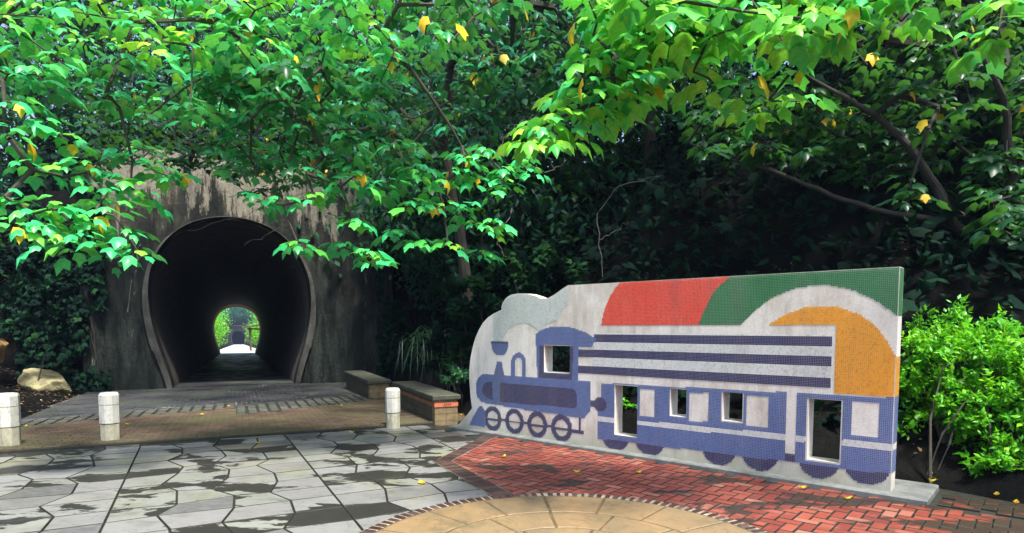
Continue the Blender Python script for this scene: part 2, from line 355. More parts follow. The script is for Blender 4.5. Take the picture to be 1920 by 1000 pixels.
rowv = {}
def rv(row):
    if row not in rowv: rowv[row] = rr.uniform(-.03, .03)
    return row * .405 + rowv[row]
def inred(p, pad=0):
    x, y = p
    # right of the border polyline, in front of the wall
    e0 = (b0 - b1); e1 = (b2 - b1)
    r0 = e0[1] * (x - b1[0]) - e0[0] * (y - b1[1])      # >0 : right of line b1->b0
    r1 = -(e1[1] * (x - b1[0]) - e1[0] * (y - b1[1]))   # >0 : right/up of line b1->b2
    return r0 / np.hypot(*e0) > -pad and r1 / np.hypot(*e1) > -pad and (np.array(p) - WA) @ WN < -.12 + pad
jv = {}
def jp(ci, ri, side):
    key = (ci, ri)
    if key not in jv: jv[key] = rr.uniform(-.03, .03) + (.02 if (ci + ri) % 2 else -.02)
    return o0 + U * (ci * CW + jx(ci, ri)) + Vv * (rv(ri) + jv[key] * (0 if ci % 4 == 0 else 1))
for ci in range(-26, 24):
    for ri in range(-18, 22):
        p = [jp(ci, ri, 0), jp(ci + 1, ri, 1), jp(ci + 1, ri + 1, 1), jp(ci, ri + 1, 0)]
        c = sum(p) / 4; s_, t_ = inv(c)
        if s_ > .15 or c[1] < -1 or abs(c[0]) > 13: continue
        if np.hypot(*(c - CC)) < RI - .4: continue
        if inred(c, -.22): continue
        if s_ > -.27: p = [st(min(inv(q)[0], -.02), inv(q)[1]) for q in p]
        if (c - WA) @ WN > -.1: continue
        if (c - WA) @ WD > .6 and (c - WA) @ WN > -.5: continue
        quadtop(sb, p, .0065, -.012, .004 + rr.uniform(-.002, .001), rr.random(), 0, 1)
tag(sb.build("plaza_paving", [M['slab'], M['mortar']]), kind='structure')
# ---- herringbone red bricks
hb = MB(); WB = .105; e1 = WD; e2 = WN; o_ = WA + WD * -1 - WN * 6
for i in range(-2, 130):
    for j in range(-34, 62):
        kk = (i - j) % 4
        if kk not in (0, 3): continue
        a, b = (2, 1) if kk == 0 else (1, 2)
        q = [o_ + e1 * (i + dx) * WB + e2 * (j + dy) * WB for dx, dy in ((0, 0), (a, 0), (a, b), (0, b))]
        c = sum(q) / 4
        if c[1] < 1.0 or c[0] > 8 or not inred(c, .0) or np.hypot(*(c - CC)) < RI: continue
        quadtop(hb, q, .0065, -.012, .009 + rr.uniform(-.0025, .0025), rr.random(), 0, 1)
tag(hb.build("red_brick_paving", [M['red'], M['mortar']]), kind='structure')
# right edge : beyond the plinth the bricks run on to the soil
hb = MB()
for i in range(60, 130):
    for j in range(57, 66):
        kk = (i - j) % 4
        if kk not in (0, 3): continue
        a, b = (2, 1) if kk == 0 else (1, 2)
        q = [o_ + e1 * (i + dx) * WB + e2 * (j + dy) * WB for dx, dy in ((0, 0), (a, 0), (a, b), (0, b))]; c = sum(q) / 4
        w_ = (c - WA) @ WD; n_ = (c - WA) @ WN
        if w_ < 6.18 or n_ < -.10 or n_ > .42 + .1 * math.sin(w_ * 3): continue
        quadtop(hb, q, .006, -.012, .009 + rr.uniform(-.003, .002), rr.random(), 0, 1)
tag(hb.build("brick_paving_edge", [M['red'], M['mortar']]), kind='structure')
# ---- border bricks (straight runs and ring) and medallion
bd = MB()
def run(p, q, w0, w1, step, z=.016):
    d = (q - p); L = np.hypot(*d); d = d / L; nn = np.array([-d[1], d[0]]); k = int(L / step)
    bd.add([tuple(p + nn * w0) + (.011,), tuple(q + nn * w0) + (.011,), tuple(q + nn * w1) + (.011,), tuple(p + nn * w1) + (.011,)], [[0, 1, 2, 3]], .5, 1)
    for i in range(k):
        a = p + d * (L * i / k); b = p + d * (L * (i + 1) / k)
        quadtop(bd, [a + nn * w0, b + nn * w0, b + nn * w1, a + nn * w1], .007, .01, z + rr.uniform(-.002, .002), rr.random())
run(b1, b0, -.10, .10, .075); run(b1 + (b1 - b2) / np.hypot(*(b1 - b2)) * .10, b2 + (b2 - b1) * .05, -.10, .11, .075)
N = 132
for i in range(N):
    th = 2 * math.pi * i / N; t2 = 2 * math.pi * (i + 1) / N
    def cp(t, r): return CC + r * np.array([math.cos(t), math.sin(t)])
    bd.add([tuple(cp(th, RI)) + (.0125,), tuple(cp(th, RO)) + (.0125,), tuple(cp(t2, RO)) + (.0125,), tuple(cp(t2, RI)) + (.0125,)], [[0, 1, 2, 3]], .5, 1)
    g_ = (rr.uniform(.10, .20) if math.cos(th) < -.25 else rr.uniform(.16, .34)) * (t2 - th)
    quadtop(bd, [cp(th + g_, RI + .002), cp(th + g_, RO - .004), cp(t2 - g_, RO - .004), cp(t2 - g_, RI + .002)], .003, .01, .020 + rr.uniform(-.002, .002), rr.random())
tag(bd.build("brick_border", [M['border'], M['bordlight']]), kind='structure')
md = MB(); rings = [0, .30, .64, 1.05, RI - .01]; segs = [1, 7, 12, 17]
md.add([tuple(CC + (RI + .003) * np.array([math.cos(a), math.sin(a)])) + (.0135,) for a in np.linspace(0, 2 * math.pi, 96)[:-1]], [list(range(95))], .5, 1)
for k in range(1, 4):
    for i in range(segs[k]):
        a0 = 2 * math.pi * (i + .02) / segs[k] + .3 * k; a1 = 2 * math.pi * (i + .98) / segs[k] + .3 * k
        r0, r1 = rings[k] + .010, rings[k + 1] - .010
        pts = [CC + r0 * np.array([math.cos(a), math.sin(a)]) for a in np.linspace(a0, a1, 7)] + [CC + r1 * np.array([math.cos(a), math.sin(a)]) for a in np.linspace(a1, a0, 7)]
        quadtop(md, pts, .002, .012, .020, rr.random())
md.add([tuple(CC + .34 * np.array([math.cos(a), math.sin(a)])) + (.02,) for a in np.linspace(0, 2 * math.pi, 30)[:-1]], [list(range(29))])
tag(md.build("round_stone_paving", [M['medal'], M['medal2']]), kind='structure')

# ---- raised brick road to the tunnel
rdm = MB(); ri = 0
rdm.add([rd(0, -3.4, -.012), rd(0, 4.1, -.012), rd(10.9, 5.1, -.012), rd(10.9, -3.6, -.012)], [[0, 1, 2, 3]], .5, 2)
rdm.add([rd(0, -12, -.012), rd(0, -3.4, -.012), rd(1.1, -3.4, -.012), rd(.4, -12, -.012)], [[0, 1, 2, 3]], .5, 2)
s_ = 0.0
while s_ < 10.6:
    off = .1 * (ri % 2); t_ = -3.3 - off
    if s_ < .9: t_ = -10 - off
    while t_ < (4.0 if s_ < 10 else 5):
        q = [st(s_, t_), st(s_, t_ + .2), st(s_ + .1, t_ + .2), st(s_ + .1, t_)]
        c_s, c_t = s_ + .05, t_ + .1
        fz = 2.55 + (c_t + 2.9) * .45 if c_t < .3 else 2.7 + (c_t - .5) * .56
        wdt = 1.05 if c_t < .3 else 1.6
        jag = .12 * math.sin(c_t * 5) + .1 * math.sin(c_t * 11)
        if c_s < fz + jag: m_ = 0
        elif c_s < fz + jag + wdt: m_ = -1
        else: m_ = 1
        if m_ >= 0:
            z = roadz(c_s); n0 = len(rdm.v); quadtop(rdm, q, .0035, z - .02, z + rr.uniform(-.002, .002), rr.random(), m_)
        t_ += .2
    s_ += .1; ri += 1
# rough setts filling the diagonal strips
for a_ in np.arange(-3.1, 3.3, .2):
    wd = 1.05 if a_ < .3 else 1.6; fz = 2.55 + (a_ + 2.9) * .45 if a_ < .3 else 2.7 + (a_ - .5) * .56
    k = int(wd / .14) + 1
    for i in range(k):
        s0 = fz + i * .14 + rr.uniform(-.01, .01) + .02; t0 = a_ + rr.uniform(-.01, .01)
        c = st(s0 + .06, t0 + .08)
        q = [st(s0, t0), st(s0, t0 + .165), st(s0 + .115, t0 + .165), st(s0 + .115, t0)]
        quadtop(rdm, q, .006, roadz(s0) - .02, roadz(s0) + .004 + rr.uniform(-.005, .006), rr.random(), 3, 2)
tag(rdm.build("brick_road", [M['brown'], M['dark'], M['mortar'], M['sett']]), kind='structure')
kb = MB()                                                          # riser of the step
kb.hexa([tuple(st(-.03, -12)) + (-.02,), tuple(st(-.03, 3.9)) + (-.02,), tuple(st(-.004, 3.9)) + (-.02,), tuple(st(-.004, -12)) + (-.02,)],
        [tuple(st(-.03, -12)) + (.028,), tuple(st(-.03, 3.9)) + (.028,), tuple(st(-.004, 3.9)) + (.04,), tuple(st(-.004, -12)) + (.04,)])
tag(kb.build("kerb", M['mortar']), kind='structure')
tf = MB(); 
tf.add([rd(10.88, -2.2, .0), rd(10.88, 2.6, .0), rd(62.5, 2.6, .0), rd(62.5, -2.2, 0)], [[0, 1, 2, 3]])
tag(tf.build("tunnel_floor", M['dark']), kind='structure')
fp = MB(); fp.add([rd(62.5, -2.6, .02), rd(62.5, 3.4, .02), rd(101, 3.4, .75), rd(101, -2.6, .75)], [[0, 1, 2, 3]])
fp.v = [tuple(st(62.5, -2.6)) + (roadz(62.5) + .0,), tuple(st(62.5, 3.4)) + (roadz(62.5),), tuple(st(229, 2.0)) + (roadz(229),), tuple(st(229, -1.2)) + (roadz(229),)]
tag(fp.build("path", M['pale']), kind='structure')

# ================================================================== TUNNEL
half = [(1.66, -.35), (1.70, .0), (1.80, .4), (1.98, 1.0), (2.12, 1.6), (2.20, 2.2), (2.20, 2.8), (2.08, 3.4), (1.80, 3.98), (1.35, 4.45), (.75, 4.75), (0, 4.86)]
def profile(grow=0., dz=0.):
    P = [(a, b) for a, b in half]; full = P + [(-a, b) for a, b in P[::-1][1:]]; out = []
    for (a, b) in full:
        d = np.array([a, b - 2.4]); d = d / np.linalg.norm(d); out.append((TC + a + d[0] * grow, b + d[1] * grow + dz))
    return out
def pw(s, t, z): p = st(s, t); return (p[0], p[1], z)
def sub(P, k=4):
    out = []
    for a, b in zip(P[:-1], P[1:]): out += [tuple(np.array(a) + (np.array(b) - np.array(a)) * i / k) for i in range(k)]
    return out + [P[-1]]
def smoothP(P):
    P = [np.array(p) for p in P]
    for _ in range(2):
        Q = [P[0]]
        for a, b in zip(P[:-1], P[1:]): Q += [a * .75 + b * .25, a * .25 + b * .75]
        P = Q + [P[-1]]
    return [tuple(p) for p in P]
def prism(mb, outer, s0, s1, m=0):          # outline in (t,z), extruded along s
    tri = tessellate_polygon([[Vector((a, b, 0)) for a, b in outer]]); n = len(outer)
    v = [pw(s0, a, b) for a, b in outer] + [pw(s1, a, b) for a, b in outer]
    f = [list(t) for t in tri] + [[n + i for i in t][::-1] for t in tri] + [[i, (i + 1) % n, n + (i + 1) % n, n + i] for i in range(n)]
    mb.add(v, f, .5, m)
def tunnel(sA, sB, lab, zoff, extent, ztop, mring, prot=-.12):
    root = empty("tunnel_portal", tuple(st(sA, TC)) + (zoff,), lab, "tunnel")
    pr = smoothP(profile(.0, zoff + .0)); pr = [(a, b) for a, b in pr]
    w = MB(); wall = [(pr[0][0], zoff - .6)] + pr + [(pr[-1][0], zoff - .6), (extent[0], zoff - .6), (extent[0], ztop - 1.0), (extent[0] + 1.2, ztop), (extent[1] - 1.4, ztop), (extent[1], ztop - 1.2), (extent[1], zoff - .6)]
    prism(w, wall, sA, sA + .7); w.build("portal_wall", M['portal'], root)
    po = []
    for (a, b) in pr:
        d_ = np.array([a - TC, b - zoff - 2.4]); d_ = d_ / np.linalg.norm(d_); g_ = .015 + .24 * max(0, 1 - (b - zoff) / 4.3) ** .8; po.append((a + d_[0] * g_, b + d_[1] * g_ if b - zoff > 1 else b))
    rg = MB(); rr_ = [(pr[0][0], zoff - .5)] + pr + [(pr[-1][0], zoff - .5), (po[-1][0] - .15, zoff - .5)] + po[::-1] + [(po[0][0] + .15, zoff - .5)]
    prism(rg, rr_, sA + prot, sA - .003); rg.build("arch_ring", mring, root)
    return root, pr
tn, prf = tunnel(10.5, 61.5, "tall stained concrete horseshoe tunnel mouth at the end of the brick road", 0.0, (-3.55, 5.05), 6.6, M['rim'])
ln = MB(); ks = [11.2] + list(np.arange(14, 57, 3)) + [57.5, 62.2]; n = len(prf)
Vn = []
for s_ in ks:
    zo = -.02 * (s_ - 11); 
    Vn += [pw(s_, a, b + zo) for a, b in prf]
ln.add(Vn, [[k * n + i, k * n + i + 1, (k + 1) * n + i + 1, (k + 1) * n + i] for k in range(len(ks) - 1) for i in range(n - 1)])
lo = ln.build("tunnel_lining", [M['brickT'], M['brickO']], tn, True)
mi = [0 if (k < len(ks) - 2) else 1 for k in range(len(ks) - 1) for i in range(n - 1)]; lo.data.polygons.foreach_set("material_index", mi)
t2, _ = tunnel(61.6, 62, "far mouth of the tunnel, its end wall facing the sunlit garden", -1.05, (-5, 6), 6, M['brickO'], prot=-.3)
t3, _ = tunnel(227.6, 228, "small dark mouth of the second tunnel beyond the bright garden path", -4.55, (-7, 8), 1.6, M['brickT'])
bk = MB(); bk.add([pw(240, -3, -6), pw(240, 4, -6), pw(240, 4, 2), pw(240, -3, 2), pw(228.3, -3, -6), pw(228.3, 4, -6), pw(228.3, 4, 2), pw(228.3, -3, 2)], [[0, 1, 2, 3], [4, 0, 3, 7], [1, 5, 6, 2], [3, 2, 6, 7]])
bk.build("tunnel_lining", M['brickT'], t3)
# ledge on the portal wall
lg = MB(); v0 = [(2.9, 1.9), (5.02, 1.9), (5.02, -.4), (2.75, -.4)]
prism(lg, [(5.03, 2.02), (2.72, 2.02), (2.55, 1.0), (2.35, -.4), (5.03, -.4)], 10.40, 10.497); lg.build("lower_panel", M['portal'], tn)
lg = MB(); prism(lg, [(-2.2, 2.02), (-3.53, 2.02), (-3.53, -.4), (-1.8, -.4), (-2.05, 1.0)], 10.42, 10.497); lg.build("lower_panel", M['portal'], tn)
# timber shelter in the far garden
sh = empty("garden_shelter", tuple(st(74, 2.2)) + (roadz(62),), "dark timber shelter roof and post beside the far garden path", "shelter")
zb = roadz(62.5); p = MB(); p.box(st(74, 1.75), AC, AX, (-.1, .1), (-.1, .1), zb - .1, zb + 2.75); p.build("post", M['wood'], sh)
p = MB(); p.box(st(78, 1.75), AC, AX, (-.1, .1), (-.1, .1), zb - .1, zb + 2.75); p.build("post", M['wood'], sh)
p = MB(); p.box(st(74, 4.75), AC, AX, (-.1, .1), (-.1, .1), zb - .1, zb + 3.2); p.build("post", M['wood'], sh)
p = MB(); p.box(st(74, 1.75), AC, AX, (-.3, 3.3), (-.12, .12), zb + 2.5, zb + 2.7); p.build("beam", M['wood'], sh)
p = MB(); a = [pw(73.4, 1.0, zb + 2.85), pw(79, 1.0, zb + 2.85), pw(79, 5.2, zb + 3.7), pw(73.4, 5.2, zb + 3.7)]; p.hexa([(x, y, z - .22) for x, y, z in a], a); p.build("roof", M['wood'], sh)

# ================================================================== MOSAIC WALL
H = 2.157; L = 5.773; T = .19
left = [(-.14, .05), (.02, .19), (.181, .352), (.150, .52), (.132, .70), (.122, .86), (.130, .993), (.148, 1.11), (.178, 1.224), (.216, 1.34), (.266, 1.454), (.34, 1.57), (.425, 1.672), (.53, 1.75), (.645, 1.804), (.799, 1.855),
        (.80, 1.91), (.824, 1.956), (.865, 2.005), (.920, 2.043), (1.0, 2.07), (1.104, 2.08), (1.21, 2.078), (1.302, 2.067), (1.437, 2.03), (1.52, 2.0), (1.60, 1.99), (1.681, 2.006), (1.75, 2.035), (1.826, 2.073), (1.91, 2.12), (1.993, H)]
outl = left + [(L, H), (L, .05)]
holes = [(2.735, 3.06, .243, .874), (3.497, 3.702, .559, .877), (4.132, 4.354, .566, .882), (5.024, 5.327, .255, .879), (1.597, 2.036, .982, 1.351)]
mw = empty("mosaic_wall", tuple(WA + WD * 2.8 + WN * .1) + (.05,), "white freestanding wall with a tile mosaic of a blue steam train and arcs of colour", "mural wall")
wb = MB()
loops = [[Vector((a, b, 0)) for a, b in outl]] + [[Vector(q + (0,)) for q in ((h[0], h[2]), (h[0], h[3]), (h[1], h[3]), (h[1], h[2]))] for h in holes]
tri = tessellate_polygon(loops); flat = [p for l in loops for p in l]; n = len(flat)
v = [wl(p.x, p.y, 0) for p in flat] + [wl(p.x, p.y, T) for p in flat]; f = [list(t) for t in tri] + [[n + i for i in t] for t in tri]; k0 = 0
for l in loops:
    m_ = len(l); f += [[k0 + i, k0 + (i + 1) % m_, n + k0 + (i + 1) % m_, n + k0 + i] for i in range(m_)]; k0 += m_
wb.add(v, f); wb.build("wall_body", M['peb'], mw)
def pip(x, y, P):
    c = False; j = len(P) - 1
    for i in range(len(P)):
        if (P[i][1] > y) != (P[j][1] > y) and x < (P[j][0] - P[i][0]) * (y - P[i][1]) / (P[j][1] - P[i][1]) + P[i][0]: c = not c
        j = i
    return c
BOWL = [(.592, 1.394), (.932, 1.399), (.935, 1.35), (.915, 1.27), (.88, 1.22), (.82, 1.195), (.71, 1.195), (.64, 1.23), (.60, 1.29)]
STACK = [(.708, 1.105), (.806, 1.105), (.825, 1.0), (.865, .89), (.64, .89), (.68, 1.0)]
DOME = [(.990, .89), (.990, 1.122), (1.015, 1.18), (1.064, 1.222), (1.137, 1.245), (1.217, 1.216), (1.255, 1.16), (1.27, 1.10), (1.27, .89), (1.205, .89), (1.205, 1.11), (1.18, 1.155), (1.137, 1.172), (1.09, 1.155), (1.06, 1.10), (1.06, .89)]
BOIL = [(.268, .672), (.28, .77), (.331, .845), (.422, .899), (2.372, .899), (2.376, .52), (2.30, .45), (2.276, .405), (1.2, .43), (.395, .465), (.36, .50), (.30, .53), (.284, .574)]
BD1 = [(.398, .648), (.42, .72), (.466, .765), (.545, .79), (.626, .791), (.629, .519), (.53, .53), (.455, .56), (.41, .60)]
BD2 = [(.763, .79), (2.07, .79), (2.13, .75), (2.154, .70), (2.15, .56), (2.10, .515), (.763, .508)]
ROOF = [(1.447, 1.41), (1.45, 1.51), (1.52, 1.555), (1.646, 1.598), (1.85, 1.615), (2.077, 1.598), (2.3, 1.53), (2.455, 1.455), (2.40, 1.37), (2.384, 1.345), (2.165, 1.345), (1.45, 1.345)]
CABB = [(1.449, 1.42), (2.167, 1.42), (2.175, .895), (1.479, .895)]
CABI = [(1.505, 1.42), (2.10, 1.42), (2.065, .905), (1.51, .905)]
COW = [(.12, .085), (.20, .22), (.335, .40), (.40, .40), (.47, .34), (.47, .10)]
GX, GZ = zip(*[(4.315, 1.630), (4.454, 1.774), (4.623, 1.906), (4.842, 1.994), (5.053, 2.024), (5.205, 2.012), (5.403, 1.955), (5.594, 1.848), (5.779, 1.700)])
YX, YZ = zip(*[(4.597, 1.626), (4.795, 1.745), (4.955, 1.80), (5.111, 1.815), (5.262, 1.803), (5.458, 1.725), (5.603, 1.608), (5.698, 1.472), (5.757, 1.344), (5.78, 1.30)])
RX, RZ = zip(*[(2.521, 1.627), (2.543, 1.722), (2.579, 1.856), (2.651, 1.989), (2.727, 2.092), (2.818, 2.17)])
QX, QZ = zip(*[(3.834, 1.634), (3.871, 1.734), (3.921, 1.846), (3.983, 1.968), (4.070, 2.062), (4.204, 2.17)])
LBX, LBZ = zip(*[(.645, 1.40), (.836, 1.41), (.87, 1.5), (.941, 1.585), (1.104, 1.661), (1.264, 1.669), (1.42, 1.61), (1.5, 1.556), (1.61, 1.644), (1.829, 1.701), (1.9, 1.843), (1.995, 1.9)])
WH = [(.619, .239), (1.052, .243), (1.478, .241), (1.903, .236)]
ARC = [(2.56, 2.946, .039), (3.044, 3.43, .048), (3.914, 4.29, .056), (4.366, 4.738, .062), (4.95, 5.32, .075), (5.38, 5.756, .085)]
def design(s, z):
    if z > 1.628:
        if s < 2.0:
            return 5 if s > .645 and z > np.interp(s, LBX, LBZ) else -1
        rl, ql = np.interp(z, RZ, RX), np.interp(z, QZ, QX)
        if s < rl: return -1
        if s < ql: return 2
        if s < 4.315 or z > np.interp(s, GX, GZ): return 3
        if s > 4.597 and z < np.interp(s, YX, YZ): return 4
        return -1
    if z > .945 and s > 5.255:
        return 4 if z < np.interp(s, YX, YZ) else -1
    if .40 < z < 1.7 and 0 < s < 2.46:
        if pip(s, z, BOWL): return 1 if z > 1.36 else 0
        if .645 < s < .836 and 1.40 < z: return 5
        if s < 2.0 and s > .645 and z > 1.40 and z > np.interp(s, LBX, LBZ): return 5
        if pip(s, z, STACK) or pip(s, z, DOME): return 0
        if pip(s, z, ROOF): return 0
        if pip(s, z, CABI): return 1
        if pip(s, z, CABB): return 0
        if pip(s, z, BD1) or pip(s, z, BD2): return 1
        if pip(s, z, BOIL): return 0
    if s >= 2.168 and .995 < z < 1.525:
        if s > 5.226: return -1
        if 1.413 < z < 1.518: return 1 if s > 2.42 else -1
        return 1 if (1.211 < z < 1.312 or 1.0 < z < 1.102) else 6 if s > 2.4 else -1
    if z < .46:
        if pip(s, z, COW): return 0
        for a, b in WH:
            r = math.hypot(s - a, (z - b) * .96)
            if r < .178:
                if r > .108: return 1
                return 1 if abs(z - b + .012) < .016 else (-1)
        if .75 < s < 1.80 and .222 < z < .25: return 1
        if 2.19 < s < 2.225 and .21 < z < .42 or 2.08 < s < 2.27 and .195 < z < .235: return 1
    # carriages
    if s > 2.36:
        if 2.37 < s < 2.50 and .575 < z < .645: return 1
        if math.hypot(s - 2.52, z - .61) < .095: return 1
        k = .0165 * (s - 2.5) if s > 2.5 else 0; zz = z - k
        if 4.81 < s < 4.905: return 1 if .163 < zz < .255 else -1
        if zz < .888 and zz > .163 and s > (2.53 if zz > .69 else 2.477):
            if .388 < zz < .448: return 6
            for a, b in ((3.094, 3.29), (3.735, 3.972), (4.406, 4.635), (5.428, 5.651)):
                if a < s < b and .505 < zz < .835: return -1
            return 0
        if zz <= .163:
            for a, b, zb in ARC:
                hw = (b - a) / 2; dp = (.163 + k) - zb; r = (hw * hw + dp * dp) / (2 * dp)
                if math.hypot(s - (a + b) / 2, z - (zb + r)) < r: return 1
    return -1
PT = .0165; TS = .0148; tv = []; tf_ = []; tmi = []; trn = []
lz = [p for p in left]
def top_at(s):
    return H if s > 1.993 else max([z for z in [np.interp(s, [p[0] for p in left[14:]], [p[1] for p in left[14:]])]])
for iz in range(int((H - .055) / PT)):
    z = .058 + (iz + .5) * PT
    if z > H - .004: continue
    lx = np.interp(z, [p[1] for p in left[2:17]], [p[0] for p in left[2:17]]) if z > .352 else np.interp(z, [.05, .352], [-.14, .181])
    for isx in range(int(L / PT)):
        s = (isx + .5) * PT + .01
        if s > L - .006: break
        if s < lx + .015 or (s < 2.0 and z > top_at(s) - .016): continue
        if any(h[0] - .008 < s < h[1] + .008 and h[2] - .008 < z < h[3] + .008 for h in holes): continue
        c = design(s, z)
        if c < 0: continue
        hs = TS / 2; k = len(tv)
        tv += [wl(s - hs, z - hs, -.003), wl(s + hs, z - hs, -.003), wl(s + hs, z + hs, -.003), wl(s - hs, z + hs, -.003)]
        tf_.append((k, k + 1, k + 2, k + 3)); tmi.append(c); trn.append(rng.random())
    # end face
    ce = design(L - .012, z)
    for q in range(int(T / PT)):
        if ce < 0: continue
        nn = (q + .5) * PT; hs = TS / 2; k = len(tv)
        tv += [wl(L + .003, z - hs, nn - hs), wl(L + .003, z - hs, nn + hs), wl(L + .003, z + hs, nn + hs), wl(L + .003, z + hs, nn - hs)]
        tf_.append((k, k + 1, k + 2, k + 3)); tmi.append(ce); trn.append(rng.random())
mesh("mosaic", tv, np.array(tf_), TM, mw, tmi, rnd=trn)
pl = MB(); pl.box(WA, WD, WN, (-.22, 6.08), (-.13, .62), -.05, .05, top_in=.012)
tag(pl.build("concrete_plinth", M['conc']), "long grey concrete footing slab under the mosaic train wall", "footing")

# ================================================================== BOLLARDS
def bollard(px, py, w, h, lab):
    P = grd(px, py); r = empty("bollard", (P[0], P[1], 0), lab, "bollard", "octagonal stone bollards along the step"); R0 = w / 2 / math.cos(R(22.5))
    def ring(z, rad): return [(P[0] + rad * math.cos(R(22.5 + 45 * i + 27)), P[1] + rad * math.sin(R(22.5 + 45 * i + 27)), z) for i in range(8)]
    def stack(name, mat, L_):
        mb = MB(); v = []; 
        for z, rad in L_: v += ring(z, rad)
        n = len(L_); f = [[i * 8 + j, i * 8 + (j + 1) % 8, (i + 1) * 8 + (j + 1) % 8, (i + 1) * 8 + j] for i in range(n - 1) for j in range(8)] + [list(range(8))[::-1], list(range((n - 1) * 8, n * 8))]
        mb.add(v, f); mb.build(name, mat, r)
    z1, z2 = h * .40, h * .77
    stack("base", M['bollow'], [(-.01, R0 * .93), (z1 - .012, R0 * .95)])
    stack("groove", M['line'], [(z1 - .012, R0 * .88), (z1, R0 * .88)])
    stack("shaft", M['boll'], [(z1, R0), (z2 - .007, R0)])
    stack("groove", M['line'], [(z2 - .007, R0 * .94), (z2, R0 * .94)])
    stack("cap", M['boll'], [(z2, R0), (h - .035, R0), (h - .008, R0 * .90), (h, R0 * .80)])
bollard(19, 840, .245, .73, "white octagonal bollard at the left edge, in front of the boulder")
bollard(208, 830, .235, .70, "white octagonal bollard in front of the tunnel road, with a yellow leaf at its foot")
bollard(737, 803, .215, .64, "white octagonal bollard beside the brick bench with the orange band")

# ================================================================== BENCH WALLS
def bench(s0, s1, t0, t1, h, lab, band):
    z0 = roadz(s0) - .1; zt = roadz(s0) + h; o = st(0, 0)
    r = empty("low_bench_wall", tuple(st((s0 + s1) / 2, (t0 + t1) / 2)) + (roadz(s0),), lab, "bench")
    b = MB(); hh = (zt - .075 - z0)
    nrow = 4; 
    for i in range(nrow):
        za = z0 + hh * i / nrow; zb_ = z0 + hh * (i + 1) / nrow - .006; k = int((s1 - s0) / .4)
        for j in range(k):
            a = s0 + .16 + (s1 - s0 - .16) * j / k; c = s0 + .16 + (s1 - s0 - .16) * (j + 1) / k
            b.box(o, AC, AX, (t0, t1), (a + .003, c - .003), za, zb_, rr.random(), 0)
        for j in range(2):
            tm = (t0 + t1) / 2; ta, tb = ((t0, tm - .002), (tm + .002, t1))[j]
            b.box(o, AC, AX, (ta, tb), (s0, s0 + .157), za, zb_, rr.random(), 1)
    b.build("block_body", [M['bench'], M['benchend']], r)
    c = MB(); k = int((s1 - s0) / .85)
    for j in range(k):
        a = s0 - .04 + (s1 - s0 + .08) * j / k; e = s0 - .04 + (s1 - s0 + .08) * (j + 1) / k
        c.box(o, AC, AX, (t0 - .045, t1 + .045), (a + .002, e - .002), zt - .073, zt, rr.random(), 0, top_in=.012)
    c.build("capstone", M['cap'], r)
    if band:
        q = MB(); zb1, zb2 = zt - .195, zt - .125
        q.box(o, AC, AX, (t0 - .008, t0 + .02), (s0 + .01, s1), zb1, zb2, .5, 1)
        q.box(o, AC, AX, (t0 - .008, t1 + .008), (s0 - .012, s0 + .01), zb1, zb2, .5, 0); bo = q.build("terracotta_band", [M['orange'], M['orangeside']], r)
        e = MB(); tc = (t0 + t1) / 2 + .005
        for j in range(4):
            x = tc - .06 + j * .035
            def pp(x_, z_, d_): p = st(s0 - .012 - d_, x_); return (p[0], p[1], z_)
            a = [(x, zb1 + .012), (x + .013, zb1 + .012), (x + .035, zb2 - .012), (x + .022, zb2 - .012)]
            e.hexa([pp(u_, w_, 0) for u_, w_ in a], [pp(u_, w_, .004) for u_, w_ in a])
        e.build("emblem", M['line'], r)
bench(-.08, 2.7, 3.27, 3.66, .44, "brown block bench wall with an orange band, beside the right bollard", True)
bench(4.5, 7.9, 3.1, 3.55, .42, "dark block bench wall farther back, close to the tunnel mouth", False)

# ================================================================== ROCKS
def rock(name, loc, sc, seed, mat, lab, rot=0, parent=None):
    bm = bmesh.new(); bmesh.ops.create_icosphere(bm, subdivisions=4, radius=1); r_ = random.Random(seed)
    pl_ = [(Vector((r_.gauss(0, 1), r_.gauss(0, 1), r_.gauss(0, .8))).normalized(), r_.uniform(.62, .9)) for _ in range(16)]
    for v in bm.verts:
        for n_, d_ in pl_:
            k = v.co.dot(n_)
            if k > d_: v.co -= n_ * (k - d_) * .92
        v.co *= 1 + .03 * math.sin(v.co.x * 9 + seed) * math.cos(v.co.y * 8 + v.co.z * 7)
        v.co = Vector((v.co.x * sc[0], v.co.y * sc[1], v.co.z * sc[2]))
    bmesh.ops.rotate(bm, verts=bm.verts, cent=(0, 0, 0), matrix=Matrix.Rotation(rot, 3, 'Y') @ Matrix.Rotation(.4, 3, 'Z'))
    me = bpy.data.meshes.new(name); bm.to_mesh(me); bm.free(); me.materials.append(mat)
    o = bpy.data.objects.new(name, me); COL.objects.link(o); o.location = loc
    return tag(o, lab, "rock")
def hz(x, y): s, t = inv((x, y)); return float(height([s], [t])[0])
p = at(88, 719, 15.0); rock("boulder", (p[0], p[1], p[2]), (.66, .5, .33), 5, M['rock'], "pale yellow-green boulder on the soil left of the tunnel mouth", .42)
p = at(-22, 655, 14.2); rock("boulder", (p[0], p[1], p[2] + .02), (.42, .4, .45), 9, M['rock2'], "ochre boulder half hidden at the left edge above the bollard", .6)

# ================================================================== FOLIAGE
def norm(a): return a / (np.linalg.norm(a, axis=-1, keepdims=True) + 1e-9)
